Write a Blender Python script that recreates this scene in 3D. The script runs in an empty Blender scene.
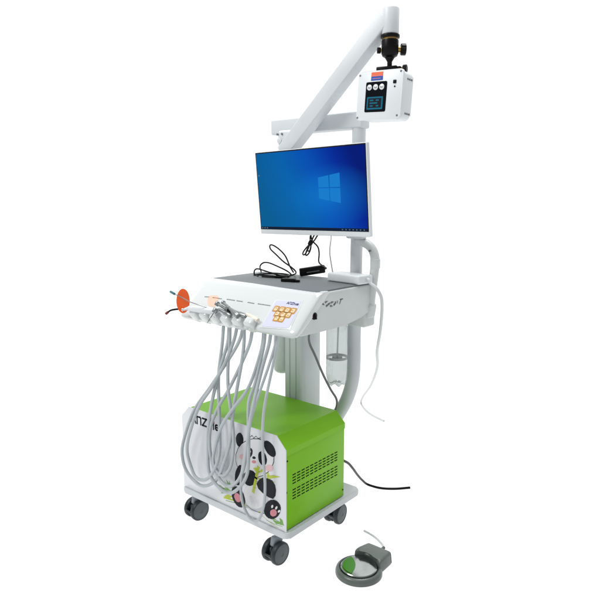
import bpy, bmesh, math, random
from mathutils import Vector, Matrix, Euler
random.seed(7)
sc = bpy.context.scene
C = sc.collection
R = math.radians

# ------------------------------------------------------------------ materials
def mat(name, col, rough=.4, metal=0., coat=0., spec=.5, noise=0., nscale=30, bump=0., bscale=300, trans=0., ior=1.45, alpha=1.):
    m = bpy.data.materials.new(name); m.use_nodes = True
    nt = m.node_tree; b = nt.nodes['Principled BSDF']
    b.inputs['Base Color'].default_value = (*col, 1)
    b.inputs['Roughness'].default_value = rough
    b.inputs['Metallic'].default_value = metal
    b.inputs['Coat Weight'].default_value = coat
    b.inputs['Coat Roughness'].default_value = .06
    b.inputs['Specular IOR Level'].default_value = spec
    b.inputs['IOR'].default_value = ior
    b.inputs['Transmission Weight'].default_value = trans
    b.inputs['Alpha'].default_value = alpha
    tc = nt.nodes.new('ShaderNodeTexCoord')
    if noise:
        n = nt.nodes.new('ShaderNodeTexNoise'); n.inputs['Scale'].default_value = nscale; n.inputs['Detail'].default_value = 5
        nt.links.new(tc.outputs['Object'], n.inputs['Vector'])
        r = nt.nodes.new('ShaderNodeMapRange')
        r.inputs['From Min'].default_value = .3; r.inputs['From Max'].default_value = .7
        r.inputs['To Min'].default_value = 1 - noise; r.inputs['To Max'].default_value = 1 + noise * .6
        nt.links.new(n.outputs['Fac'], r.inputs['Value'])
        x = nt.nodes.new('ShaderNodeMix'); x.data_type = 'RGBA'; x.blend_type = 'MULTIPLY'; x.inputs['Factor'].default_value = 1
        x.inputs['A'].default_value = (*col, 1)
        nt.links.new(r.outputs['Result'], x.inputs['B'])
        nt.links.new(x.outputs['Result'], b.inputs['Base Color'])
        r2 = nt.nodes.new('ShaderNodeMapRange')
        r2.inputs['To Min'].default_value = max(rough - .08, 0); r2.inputs['To Max'].default_value = rough + .08
        nt.links.new(n.outputs['Fac'], r2.inputs['Value']); nt.links.new(r2.outputs['Result'], b.inputs['Roughness'])
    if bump:
        n2 = nt.nodes.new('ShaderNodeTexNoise'); n2.inputs['Scale'].default_value = bscale; n2.inputs['Detail'].default_value = 3
        nt.links.new(tc.outputs['Object'], n2.inputs['Vector'])
        bp = nt.nodes.new('ShaderNodeBump'); bp.inputs['Strength'].default_value = bump; bp.inputs['Distance'].default_value = .001
        nt.links.new(n2.outputs['Fac'], bp.inputs['Height']); nt.links.new(bp.outputs['Normal'], b.inputs['Normal'])
    return m

def emit(name, col, strength=1.):
    m = bpy.data.materials.new(name); m.use_nodes = True
    b = m.node_tree.nodes['Principled BSDF']
    b.inputs['Base Color'].default_value = (.001, .001, .0015, 1); b.inputs['Roughness'].default_value = .25; b.inputs['Specular IOR Level'].default_value = .02
    b.inputs['Emission Color'].default_value = (*col, 1); b.inputs['Emission Strength'].default_value = strength
    return m

M = dict(
    white=mat('white_powder_coat', (.56, .595, .62), .38, noise=.03, nscale=6, bump=.06, bscale=900),
    white2=mat('warm_white_plastic', (.55, .585, .585), .34, noise=.03, nscale=8),
    gloss=mat('glossy_white_plastic', (.60, .635, .64), .15, coat=1., noise=.015, nscale=5),
    panel=mat('white_printed_panel', (.68, .70, .735), .2, coat=.3),
    green=mat('green_powder_coat', (.19, .49, .012), .34, coat=.0, spec=.2, noise=.04, nscale=9, bump=.08, bscale=700),
    mat=mat('grey_tray_mat', (.145, .165, .172), .5, noise=.06, nscale=14, bump=.15, bscale=500),
    alu=mat('painted_aluminium', (.60, .65, .665), .3, noise=.02, nscale=8),
    hose=mat('grey_silicone_hose', (.43, .475, .50), .34, noise=.07, nscale=18),
    hosedark=mat('dark_grey_hose', (.13, .135, .14), .4),
    rubber=mat('charcoal_tyre', (.018, .026, .03), .45, noise=.15, nscale=40),
    castor=mat('caster_face', (.085, .105, .11), .45, noise=.1, nscale=40),
    forkgrey=mat('caster_fork_grey', (.23, .27, .30), .4, noise=.08, nscale=30),
    black=mat('black_plastic', (.004, .004, .005), .38, spec=.16, noise=.2, nscale=50),
    ink=mat('black_ink', (.006, .008, .013), .35, spec=.2),
    red=mat('red_ink', (.45, .02, .03), .4),
    brass=mat('brass', (.38, .25, .08), .35, metal=1),
    steel=mat('brushed_steel', (.62, .63, .63), .28, metal=1, noise=.12, nscale=60),
    satin=mat('satin_handpiece_metal', (.30, .315, .32), .34, metal=.85, noise=.1, nscale=50),
    darkmetal=mat('dark_metal', (.09, .095, .1), .35, metal=.8),
    pedal=mat('pedal_grey_green', (.105, .128, .118), .3, noise=.1, nscale=30, bump=.1, bscale=400),
    disc=mat('pedal_steel_disc', (.50, .53, .52), .2, metal=1., noise=.12, nscale=14, bump=.6, bscale=38),
    sticker=mat('green_sticker', (.035, .19, .008), .22),
    orange=mat('orange_shield', (.78, .10, .002), .14, coat=.3, spec=.3, alpha=.86),
    orangeS=mat('orange_sticker', (.75, .14, .06), .4), blueS=mat('blue_sticker', (.02, .07, .35), .4),
    lav=mat('pale_lavender_keypad', (.55, .56, .70), .3),
    gold=mat('gold_key', (.46, .23, .045), .4), cream=mat('cream_key', (.66, .56, .36), .4),
    navy=mat('navy_print', (.01, .02, .10), .4),
    emblem=mat('emblem_grey', (.08, .09, .09), .4),
    peach=mat('pale_orange_tone', (.78, .50, .38), .2, coat=1.),  # flat pale orange colour of the patch on the nose
    gloss_black=mat('gloss_black_panel', (.002, .003, .006), .1, spec=.25),
    mark=mat('grey_print', (.13, .14, .15), .5),
    pink=mat('pink_ink', (.62, .24, .28), .5), blush=mat('blush_ink', (.72, .48, .50), .5),
    lime=mat('lime_ink', (.46, .55, .04), .4), leaf=mat('leaf_green_ink', (.16, .36, .07), .4),
    furw=mat('fur_white_ink', (.70, .71, .73), .3), furg=mat('fur_grey_ink', (.50, .52, .56), .4),
    ivory=mat('ivory_plastic', (.70, .66, .57), .35), teal=mat('teal_tip', (.02, .12, .16), .35),
    tipred=mat('dark_red_tip', (.22, .01, .02), .3),
    cordw=mat('white_cord', (.58, .61, .62), .35),
    bezel=mat('white_bezel', (.66, .70, .72), .3, noise=.02, nscale=9),
    slot=mat('vent_dark', (.003, .010, .002), .7, spec=.05),
)
# clear plastic of the water bottle
def clear_plastic():
    m = bpy.data.materials.new('clear_plastic'); m.use_nodes = True
    nt = m.node_tree; nt.nodes.clear()
    out = nt.nodes.new('ShaderNodeOutputMaterial')
    tr = nt.nodes.new('ShaderNodeBsdfTransparent'); tr.inputs['Color'].default_value = (.80, .83, .83, 1)
    gl = nt.nodes.new('ShaderNodeBsdfGlossy'); gl.inputs['Roughness'].default_value = .12; gl.inputs['Color'].default_value = (.62, .66, .66, 1)
    df = nt.nodes.new('ShaderNodeBsdfDiffuse'); df.inputs['Color'].default_value = (.52, .56, .56, 1)
    lw = nt.nodes.new('ShaderNodeLayerWeight'); lw.inputs['Blend'].default_value = .3
    m1 = nt.nodes.new('ShaderNodeMixShader'); m1.inputs['Fac'].default_value = .2
    nt.links.new(tr.outputs[0], m1.inputs[1]); nt.links.new(df.outputs[0], m1.inputs[2])
    mp = nt.nodes.new('ShaderNodeMapRange'); mp.inputs['To Min'].default_value = .03; mp.inputs['To Max'].default_value = .5
    mx = nt.nodes.new('ShaderNodeMixShader')
    nt.links.new(lw.outputs['Facing'], mp.inputs['Value']); nt.links.new(mp.outputs['Result'], mx.inputs['Fac'])
    nt.links.new(m1.outputs[0], mx.inputs[1]); nt.links.new(gl.outputs[0], mx.inputs[2]); nt.links.new(mx.outputs[0], out.inputs['Surface'])
    return m
M['clear'] = clear_plastic()

# ------------------------------------------------------------------ mesh helpers
def obj(name, bm, mats, parent=None, label=None, sharp=35, world=True):
    bmesh.ops.recalc_face_normals(bm, faces=bm.faces[:])
    bm.normal_update()
    for f in bm.faces: f.smooth = True
    for e in bm.edges:
        if len(e.link_faces) == 2 and e.calc_face_angle(0) > R(sharp): e.smooth = False
    me = bpy.data.meshes.new(name); bm.to_mesh(me); bm.free()
    for m in (mats if isinstance(mats, (list, tuple)) else [mats]): me.materials.append(M[m] if isinstance(m, str) else m)
    o = bpy.data.objects.new(name, me); C.objects.link(o)
    if parent:
        o.parent = parent
        if world: o.matrix_parent_inverse = parent_world(parent).inverted()
    if label: o['label'] = label
    return o

def parent_world(p):
    m = p.matrix_basis.copy()
    if p.parent: m = parent_world(p.parent) @ p.matrix_parent_inverse @ m
    return m

def thing(name, label, cat, loc=(0, 0, 0), group=None):
    o = bpy.data.objects.new(name, None); C.objects.link(o); o.location = loc; o.empty_display_size = .05
    o['label'] = label; o['category'] = cat
    if group: o['group'] = group
    return o

def tag(o, label, cat, group=None):
    o['label'] = label; o['category'] = cat
    if group: o['group'] = group
    return o

def frame(loc=(0, 0, 0), x=None, z=None, rot=None):
    """matrix at loc; rot = euler degrees, or z axis direction (and x hint)"""
    if rot is not None: return Matrix.Translation(loc) @ Euler([R(a) for a in rot]).to_matrix().to_4x4()
    if z is None: return Matrix.Translation(loc)
    z = Vector(z).normalized(); xh = Vector(x) if x else (Vector((1, 0, 0)) if abs(z.x) < .9 else Vector((0, 1, 0)))
    y = z.cross(xh).normalized(); xx = y.cross(z)
    m = Matrix((xx, y, z)).transposed().to_4x4(); m.translation = loc
    return m

def put(bm, src, mtx, mi=0):
    src.normal_update()
    vm = {}
    for v in src.verts: vm[v] = bm.verts.new(mtx @ v.co)
    for f in src.faces:
        try:
            nf = bm.faces.new([vm[v] for v in f.verts]); nf.material_index = mi
        except ValueError: pass
    src.free()

def rbox(bm, size, mtx=Matrix(), bev=.004, seg=3, mi=0):
    b = bmesh.new(); bmesh.ops.create_cube(b, size=1)
    for v in b.verts: v.co = Vector((v.co.x * size[0], v.co.y * size[1], v.co.z * size[2]))
    if bev: bmesh.ops.bevel(b, geom=b.edges[:], offset=bev, segments=seg, profile=.5, affect='EDGES')
    put(bm, b, mtx, mi)

def prism(bm, poly, h, mtx=Matrix(), bev=0., seg=2, mi=0, edges='all', taper=1.):
    """extrude polygon (x, y) by h along z"""
    b = bmesh.new()
    lo = [b.verts.new((p[0], p[1], 0)) for p in poly]
    cx = sum(p[0] for p in poly) / len(poly); cy = sum(p[1] for p in poly) / len(poly)
    hi = [b.verts.new((cx + (p[0] - cx) * taper, cy + (p[1] - cy) * taper, h)) for p in poly]
    n = len(poly)
    b.faces.new(lo[::-1]); top = b.faces.new(hi)
    for k in range(n): b.faces.new((lo[k], lo[(k + 1) % n], hi[(k + 1) % n], hi[k]))
    if bev:
        if edges == 'caps':
            ge = [e for e in b.edges if abs(e.verts[0].co.z - e.verts[1].co.z) < 1e-9]
        elif edges == 'top':
            ge = list(top.edges)
        else: ge = b.edges[:]
        bmesh.ops.bevel(b, geom=ge, offset=bev, segments=seg, profile=.5, affect='EDGES')
    put(bm, b, mtx, mi)

def lathe(bm, prof, mtx=Matrix(), n=32, mi=0, mod=None):
    """prof: (radius, z) pairs; closes ends at radius 0"""
    b = bmesh.new(); rings = []
    for (r, z) in prof:
        if r < 1e-6: rings.append([b.verts.new((0, 0, z))])
        else:
            rg = []
            for k in range(n):
                a = 2 * math.pi * k / n
                rr, zz = (r, z) if mod is None else mod(r, z, a)
                rg.append(b.verts.new((rr * math.cos(a), rr * math.sin(a), zz)))
            rings.append(rg)
    for A, B in zip(rings, rings[1:]):
        for k in range(n):
            if len(A) == 1 and len(B) == 1: continue
            if len(A) == 1: b.faces.new((A[0], B[(k + 1) % n], B[k]))
            elif len(B) == 1: b.faces.new((A[k], A[(k + 1) % n], B[0]))
            else: b.faces.new((A[k], A[(k + 1) % n], B[(k + 1) % n], B[k]))
    put(bm, b, mtx, mi)

def cyl(bm, r, h, mtx=Matrix(), bev=.001, n=32, mi=0):
    bev = min(bev, r * .45, h * .45)
    lathe(bm, [(0, 0), (r - bev, 0), (r - bev * .3, bev * .3), (r, bev), (r, h - bev), (r - bev * .3, h - bev * .3), (r - bev, h), (0, h)], mtx, n, mi)

def rod(bm, a, b, r, n=16, mi=0, bev=.0005):
    a, b = Vector(a), Vector(b)
    cyl(bm, r, (b - a).length, frame(a, z=b - a), bev, n, mi)

def smooth_path(pts, step=.006):
    P = [Vector(p) for p in pts]; P = [P[0] * 2 - P[1]] + P + [P[-1] * 2 - P[-2]]
    out = []
    for i in range(1, len(P) - 2):
        p0, p1, p2, p3 = P[i - 1:i + 3]
        k = max(3, int((p2 - p1).length / step))
        t0 = 0; t1 = t0 + max((p1 - p0).length, 1e-5) ** .5; t2 = t1 + max((p2 - p1).length, 1e-5) ** .5; t3 = t2 + max((p3 - p2).length, 1e-5) ** .5
        for j in range(k):
            t = t1 + (t2 - t1) * j / k
            a1 = p0 * ((t1 - t) / (t1 - t0)) + p1 * ((t - t0) / (t1 - t0))
            a2 = p1 * ((t2 - t) / (t2 - t1)) + p2 * ((t - t1) / (t2 - t1))
            a3 = p2 * ((t3 - t) / (t3 - t2)) + p3 * ((t - t2) / (t3 - t2))
            b1 = a1 * ((t2 - t) / (t2 - t0)) + a2 * ((t - t0) / (t2 - t0))
            b2 = a2 * ((t3 - t) / (t3 - t1)) + a3 * ((t - t1) / (t3 - t1))
            out.append(b1 * ((t2 - t) / (t2 - t1)) + b2 * ((t - t1) / (t2 - t1)))
    out.append(P[-2])
    for _ in range(3):
        out = [out[0]] + [(out[i - 1] + out[i] * 2 + out[i + 1]) / 4 for i in range(1, len(out) - 1)] + [out[-1]]
    return out

def tube(bm, pts, r, n=12, mi=0, smooth=True, step=.006, r2=None):
    P = smooth_path(pts, step) if smooth else [Vector(p) for p in pts]
    N = len(P); up = None; rings = []
    for i in range(N):
        t = (P[min(i + 1, N - 1)] - P[max(i - 1, 0)]).normalized()
        if up is None: up = t.orthogonal().normalized()
        up = (up - t * up.dot(t)).normalized(); s = t.cross(up)
        rr = r if r2 is None else r + (r2 - r) * i / (N - 1)
        rings.append([bm.verts.new(P[i] + (up * math.cos(2 * math.pi * k / n) + s * math.sin(2 * math.pi * k / n)) * rr) for k in range(n)])
    fs = []
    for A, B in zip(rings, rings[1:]):
        for k in range(n): fs.append(bm.faces.new((A[k], A[(k + 1) % n], B[(k + 1) % n], B[k])))
    fs.append(bm.faces.new(rings[0][::-1])); fs.append(bm.faces.new(rings[-1]))
    for f in fs: f.material_index = mi

def rrect(w, h, r, n=5, cx=0, cy=0):
    o = []
    for (sx, sy, a0) in ((1, 1, 0), (-1, 1, 90), (-1, -1, 180), (1, -1, 270)):
        for k in range(n + 1):
            a = R(a0 + 90 * k / n); o.append((cx + sx * (w / 2 - r) + r * math.cos(a), cy + sy * (h / 2 - r) + r * math.sin(a)))
    return o

def inset(poly, d, wt=None):
    n = len(poly); area = sum(poly[i][0] * poly[(i + 1) % n][1] - poly[(i + 1) % n][0] * poly[i][1] for i in range(n)); sg = 1 if area > 0 else -1
    out = []
    for i in range(n):
        p, q, t = Vector(poly[i - 1]), Vector(poly[i]), Vector(poly[(i + 1) % n])
        a, b = (q - p).normalized(), (t - q).normalized()
        na, nb = Vector((-a.y, a.x)) * sg, Vector((-b.y, b.x)) * sg
        m = na + nb; out.append(q + m * (d * (wt[i] if wt else 1) / max(.35, 1 + na.dot(nb))))
    return out

def profile_bar(bm, poly, x0, x1, rx, ry, seg=5, wt=None):
    """closed (y, z) profile swept along x, its two ends rounded over rx (length) and ry (inset)"""
    rings = []
    for k in range(seg + 1):
        a = math.pi / 2 * k / seg; rings.append((x0 + rx * (1 - math.sin(a)), ry * (1 - math.cos(a))))
    rings = rings[::-1]                                     # from the outermost cap inwards
    loops = [(x, d) for x, d in rings] + [(x1 - (x - x0), d) for x, d in rings[::-1]]
    V_ = []
    for x, d in loops:
        V_.append([bm.verts.new((x, p[0], p[1])) for p in inset(poly, d, wt)])
    n = len(poly)
    for A_, B_ in zip(V_, V_[1:]):
        for k in range(n): bm.faces.new((A_[k], A_[(k + 1) % n], B_[(k + 1) % n], B_[k]))
    bm.faces.new(V_[0][::-1]); bm.faces.new(V_[-1])

GLYPH = {'A': ([(0, 0), (.45, 1), (.9, 0)], [(.2, .36), (.7, .36)]), 'N': ([(0, 0), (0, 1), (.62, 1), (.75, .85), (.75, 0)],),
         'Z': ([(0, 1), (.8, 1), (0, 0), (.85, 0)],), 'H': ([(0, 0), (0, 1)], [(0, .6), (.55, .6), (.65, .5), (.65, 0)]),
         'I': ([(.1, 0), (.1, .68)],), 'E': ([(.75, .02), (.12, .02), (0, .15), (0, .55), (.12, .7), (.6, .7), (.72, .55), (.72, .36), (.02, .36)],)}
ADV = {'A': 1.2, 'N': 1.1, 'Z': 1.15, 'H': .98, 'I': .5, 'E': 1.1}
def lettering(bm, text, fn, size, width, mi=0, dot=None):
    """flat printed strokes; fn maps (u, v) in metres to a point of the surface"""
    u0 = 0
    for ch in text:
        for st in GLYPH[ch]:
            for a, b in zip(st, st[1:]):
                a = Vector((u0 + a[0] * size, a[1] * size)); b = Vector((u0 + b[0] * size, b[1] * size))
                d = (b - a).normalized(); n = Vector((-d.y, d.x)) * width / 2; e = d * width / 2
                f = bm.faces.new([bm.verts.new(fn(*q)) for q in (a - e - n, b + e - n, b + e + n, a - e + n)]); f.material_index = mi
        if ch == 'I' and dot is not None:
            q = Vector((u0 + .1 * size, .92 * size)); w = width * .75
            f = bm.faces.new([bm.verts.new(fn(q.x + dx, q.y + dy)) for dx, dy in ((-w, -w), (w, -w), (w, w), (-w, w))]); f.material_index = dot
        u0 += ADV[ch] * size
    return u0

# ------------------------------------------------------------------ setting: white ground with added glow
bm = bmesh.new()
for f in [(-40, -40, 0), (40, -40, 0), (40, 40, 0), (-40, 40, 0)]: bm.verts.new(f)
bm.verts.ensure_lookup_table(); bm.faces.new(bm.verts[:])
gm = bpy.data.materials.new('white_ground_added_glow'); gm.use_nodes = True
gb = gm.node_tree.nodes['Principled BSDF']
gb.inputs['Base Color'].default_value = (.12, .12, .12, 1); gb.inputs['Roughness'].default_value = .5
gb.inputs['Emission Color'].default_value = (1, 1, 1, 1); gb.inputs['Emission Strength'].default_value = 1.0  # even glow added to the floor so no contact shadows show
g = obj('ground', bm, [gm]); g['kind'] = 'structure'

# ------------------------------------------------------------------ the cart
cart = thing('dental_cart', 'tall white dental cart with green cabinet, tray table and crane arm on four casters', 'dental cart')

# base plate
bm = bmesh.new()
prism(bm, rrect(.516, .408, .016, 5, 0.001, .038), .022, frame((0, 0, .121)), .005, 2, edges='caps')
obj('base_plate', bm, 'white', cart)

# cabinet body: green sheet metal box, the cover wraps over the top with chamfered shoulders
def shoulder(w, z0, z1, c): return [(-w, z0), (w, z0), (w, z1 - c), (w - c, z1), (-w + c, z1), (-w, z1 - c)]
YF = frame((0, 0, 0), rot=(90, 0, 0))                      # (x, y) polygon -> xz plane, extruded to -y
bm = bmesh.new()
prism(bm, shoulder(.2465, .1455, .452, .038), .312, Matrix.Translation((0, .156, 0)) @ YF, .0015, 2)
cab = obj('cabinet', bm, 'green', cart)
bm = bmesh.new()
out = [(.2485, .397), (.2485, .4165), (.2105, .4545), (-.2105, .4545), (-.2485, .4165), (-.2485, .397)]
inn = [(-.2467, .397), (-.2467, .4158), (-.2098, .4527), (.2098, .4527), (.2467, .4158), (.2467, .397)]
prism(bm, out + inn, .3135, Matrix.Translation((0, .1567, 0)) @ YF, .0006, 1, edges='caps')
obj('cover', bm, 'green', cab)
def vent(c00, c10, c01, c11, rows, cols):
    b = bmesh.new()
    for i in range(rows):
        for j in range(cols):
            a, v = (j + .5) / cols, i / (rows - 1)
            y = (c00[0] * (1 - a) + c10[0] * a) * (1 - v) + (c01[0] * (1 - a) + c11[0] * a) * v
            z = (c00[1] * (1 - a) + c10[1] * a) * (1 - v) + (c01[1] * (1 - a) + c11[1] * a) * v
            L = abs(c10[0] - c00[0]) / cols * .76
            prism(b, rrect(L, .0034, .0016, 3), .0007, frame((.2463, y, z), x=(0, 1, 0), z=(1, 0, 0)))
    return b
obj('vent_grille', vent((-0.1280, 0.3240), (0.1180, 0.3230), (-0.1280, 0.2950), (0.1180, 0.2940), 4, 11), 'slot', cab)
obj('vent_grille', vent((-0.1280, 0.2730), (0.1190, 0.2700), (-0.1280, 0.2430), (0.1190, 0.2390), 4, 11), 'slot', cab)
for (y, z) in ((-0.1500, 0.3790), (-0.1540, 0.2750), (0.1500, 0.1690)):
    bm = bmesh.new(); cyl(bm, .003, .0012, frame((.2464, y, z), z=(1, 0, 0)), .0004, 12)
    obj('screw', bm, 'slot', cab)

# white front panel with print
bm = bmesh.new()
prism(bm, shoulder(.2505, .144, .4575, .039), .003, Matrix.Translation((0, -.158, 0)) @ YF, .0008, 2)
fp = obj('front_panel', bm, 'panel', cart)
PY = -.1611
def onpanel(pts, h): return [Vector((p[0], PY - h * .00012, p[1])) for p in pts]
bm = bmesh.new()
PM = ['ink', 'furw', 'furg', 'pink', 'blush', 'lime', 'leaf']
BX0, BZ0 = [(0.0880, 0.2070)][0]
def ink(pts, lay, mi):
    f = bm.faces.new([bm.verts.new(v) for v in onpanel(pts, lay)]); f.material_index = mi
def stroke(pts, w, lay, mi):
    for a, b in zip(pts, pts[1:]):
        a = Vector(a); b = Vector(b); d = (b - a).normalized(); n = Vector((-d.y, d.x)) * w / 2; e = d * w * .3
        ink([a - e - n, b + e - n, b + e + n, a - e + n], lay, mi)
# bamboo floor and leaves
stroke([(-0.0350, 0.1690), (0.0150, 0.1750), (0.0720, 0.1760), (0.1410, 0.1750)], .0062, 1, 5)
stroke([(-0.0270, 0.1610), (0.0240, 0.1680), (0.0820, 0.1700)], .0018, 2, 6)
stroke([(0.1500, 0.1780), (0.1920, 0.1740), (0.2400, 0.1690)], .0018, 1, 6)
stroke([(0.1650, 0.1570), (0.1990, 0.1550), (0.2350, 0.1590)], .0014, 1, 6)
stroke([(0.1370, 0.1680), (0.1730, 0.1560), (0.2160, 0.1480)], .0012, 1, 5)
for a in ([(0.2220, 0.1850), (0.2350, 0.1820), (0.2390, 0.1700), (0.2250, 0.1720)], [(0.1920, 0.1670), (0.2160, 0.1700), (0.2320, 0.1660), (0.2080, 0.1580)], [(-0.0540, 0.2240), (-0.0320, 0.2190), (-0.0040, 0.2050), (-0.0280, 0.2080)], [(-0.0350, 0.2340), (-0.0200, 0.2250), (0.0020, 0.2090), (-0.0140, 0.2180)],
          [(-0.0550, 0.1980), (-0.0300, 0.2060), (0.0060, 0.2060), (-0.0260, 0.1980)], [(-0.0530, 0.1790), (-0.0300, 0.1940), (0.0070, 0.2020), (-0.0290, 0.1860)], [(-0.0090, 0.2390), (-0.0020, 0.2300), (0.0080, 0.2140), (-0.0080, 0.2230)], [(-0.0690, 0.2070), (-0.0540, 0.2090), (-0.0320, 0.2020), (-0.0520, 0.2000)]):
    ink(a, 2, 6)
for a in ([(0.2080, 0.1670), (0.2250, 0.1700), (0.2440, 0.1660), (0.2250, 0.1620)], [(0.1710, 0.1730), (0.1920, 0.1760), (0.2080, 0.1720), (0.1870, 0.1670)], [(-0.0230, 0.2400), (-0.0130, 0.2320), (-0.0020, 0.2220), (-0.0160, 0.2240)], [(-0.0610, 0.1890), (-0.0400, 0.1950), (-0.0200, 0.1930), (-0.0450, 0.1850)], [(0.0040, 0.2300), (0.0120, 0.2220), (0.0160, 0.2100), (0.0060, 0.2160)]):
    ink(a, 3, 6)
for a in ([(0.0940, 0.3210), (0.1170, 0.3190), (0.1350, 0.3090), (0.1120, 0.3090)], [(0.1690, 0.3190), (0.1750, 0.3290), (0.1800, 0.3140), (0.1710, 0.2980)], [(-0.0350, 0.1750), (-0.0150, 0.1870), (0.0110, 0.1870), (-0.0150, 0.1710)], [(0.0340, 0.1860), (0.0550, 0.1870), (0.0700, 0.1790), (0.0480, 0.1770)]):
    ink(a, 2, 5)
# body, head
ink([(0.1730, 0.2460), (0.1730, 0.2290), (0.1680, 0.2120), (0.1580, 0.1960), (0.1430, 0.1820), (0.1260, 0.1710), (0.1090, 0.1660), (0.0910, 0.1660), (0.0760, 0.1710), (0.0660, 0.1820), (0.0600, 0.1960), (0.0600, 0.2130), (0.0660, 0.2310), (0.0770, 0.2480), (0.0920, 0.2620), (0.1090, 0.2720), (0.1270, 0.2760), (0.1430, 0.2760), (0.1570, 0.2700), (0.1680, 0.2600)], 3, 2)
ink([(0.1660, 0.2480), (0.1660, 0.2330), (0.1610, 0.2180), (0.1520, 0.2040), (0.1390, 0.1910), (0.1240, 0.1820), (0.1070, 0.1770), (0.0920, 0.1770), (0.0790, 0.1820), (0.0690, 0.1910), (0.0640, 0.2030), (0.0640, 0.2180), (0.0690, 0.2340), (0.0790, 0.2480), (0.0930, 0.2610), (0.1080, 0.2690), (0.1240, 0.2740), (0.1390, 0.2740), (0.1520, 0.2690), (0.1610, 0.2600)], 4, 1)
stroke([(0.0740, 0.1780), (0.1000, 0.1710), (0.1330, 0.1720), (0.1550, 0.1760)], .0016, 5, 0)
ink([(0.0650, 0.4060), (0.0640, 0.3990), (0.0620, 0.3910), (0.0580, 0.3840), (0.0530, 0.3790), (0.0480, 0.3760), (0.0420, 0.3760), (0.0370, 0.3780), (0.0330, 0.3820), (0.0300, 0.3890), (0.0290, 0.3960), (0.0290, 0.4040), (0.0320, 0.4120), (0.0360, 0.4180), (0.0410, 0.4230), (0.0460, 0.4260), (0.0520, 0.4270), (0.0570, 0.4240), (0.0610, 0.4200), (0.0640, 0.4140)], 3, 0)
ink([(0.2000, 0.4190), (0.2050, 0.4120), (0.2080, 0.4040), (0.2090, 0.3970), (0.2070, 0.3900), (0.2030, 0.3860), (0.1970, 0.3830), (0.1890, 0.3830), (0.1810, 0.3850), (0.1730, 0.3890), (0.1670, 0.3950), (0.1610, 0.4020), (0.1580, 0.4100), (0.1570, 0.4170), (0.1590, 0.4240), (0.1630, 0.4280), (0.1700, 0.4310), (0.1770, 0.4310), (0.1850, 0.4290), (0.1930, 0.4250)], 5, 0)
ink([(0.2010, 0.3670), (0.1910, 0.3450), (0.1740, 0.3240), (0.1510, 0.3050), (0.1240, 0.2910), (0.0960, 0.2840), (0.0700, 0.2830), (0.0470, 0.2900), (0.0320, 0.3040), (0.0250, 0.3240), (0.0270, 0.3460), (0.0380, 0.3700), (0.0570, 0.3920), (0.0810, 0.4100), (0.1080, 0.4220), (0.1360, 0.4290), (0.1610, 0.4280), (0.1820, 0.4200), (0.1960, 0.4070), (0.2020, 0.3880)], 3, 0)
ink([(0.1980, 0.3670), (0.1890, 0.3450), (0.1720, 0.3250), (0.1500, 0.3070), (0.1240, 0.2930), (0.0970, 0.2860), (0.0710, 0.2860), (0.0490, 0.2920), (0.0340, 0.3060), (0.0270, 0.3250), (0.0300, 0.3460), (0.0400, 0.3690), (0.0580, 0.3900), (0.0820, 0.4080), (0.1090, 0.4200), (0.1350, 0.4260), (0.1600, 0.4260), (0.1800, 0.4180), (0.1930, 0.4050), (0.2000, 0.3880)], 4, 1)
ink([(0.1060, 0.3690), (0.1030, 0.3620), (0.0990, 0.3570), (0.0950, 0.3520), (0.0890, 0.3490), (0.0840, 0.3470), (0.0800, 0.3480), (0.0770, 0.3500), (0.0750, 0.3540), (0.0740, 0.3600), (0.0760, 0.3660), (0.0780, 0.3720), (0.0820, 0.3780), (0.0870, 0.3830), (0.0920, 0.3860), (0.0970, 0.3870), (0.1020, 0.3860), (0.1050, 0.3840), (0.1070, 0.3800), (0.1070, 0.3750)], 5, 0)
ink([(0.1690, 0.3740), (0.1710, 0.3670), (0.1700, 0.3590), (0.1680, 0.3530), (0.1640, 0.3470), (0.1590, 0.3430), (0.1530, 0.3420), (0.1470, 0.3420), (0.1410, 0.3450), (0.1360, 0.3500), (0.1330, 0.3570), (0.1320, 0.3640), (0.1320, 0.3720), (0.1340, 0.3790), (0.1380, 0.3840), (0.1440, 0.3880), (0.1500, 0.3890), (0.1560, 0.3890), (0.1610, 0.3860), (0.1660, 0.3810)], 5, 0)
ink([(0.1590, 0.3760), (0.1580, 0.3730), (0.1560, 0.3700), (0.1520, 0.3690), (0.1500, 0.3700), (0.1490, 0.3730), (0.1500, 0.3770), (0.1520, 0.3790), (0.1560, 0.3800), (0.1580, 0.3790)], 6, 1)
ink([(0.0990, 0.3740), (0.0980, 0.3710), (0.0960, 0.3690), (0.0930, 0.3680), (0.0910, 0.3690), (0.0900, 0.3720), (0.0910, 0.3750), (0.0930, 0.3770), (0.0960, 0.3780), (0.0980, 0.3770)], 6, 1)
ink([(0.1210, 0.3580), (0.1190, 0.3550), (0.1150, 0.3530), (0.1110, 0.3520), (0.1070, 0.3520), (0.1050, 0.3530), (0.1050, 0.3560), (0.1060, 0.3580), (0.1100, 0.3610), (0.1140, 0.3620), (0.1180, 0.3620), (0.1200, 0.3600)], 5, 0)
ink([(0.1220, 0.3440), (0.1210, 0.3420), (0.1170, 0.3390), (0.1130, 0.3370), (0.1090, 0.3370), (0.1050, 0.3370), (0.1030, 0.3390), (0.1020, 0.3410), (0.1040, 0.3440), (0.1070, 0.3460), (0.1110, 0.3480), (0.1160, 0.3490), (0.1200, 0.3480), (0.1220, 0.3470)], 5, 3)
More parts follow.
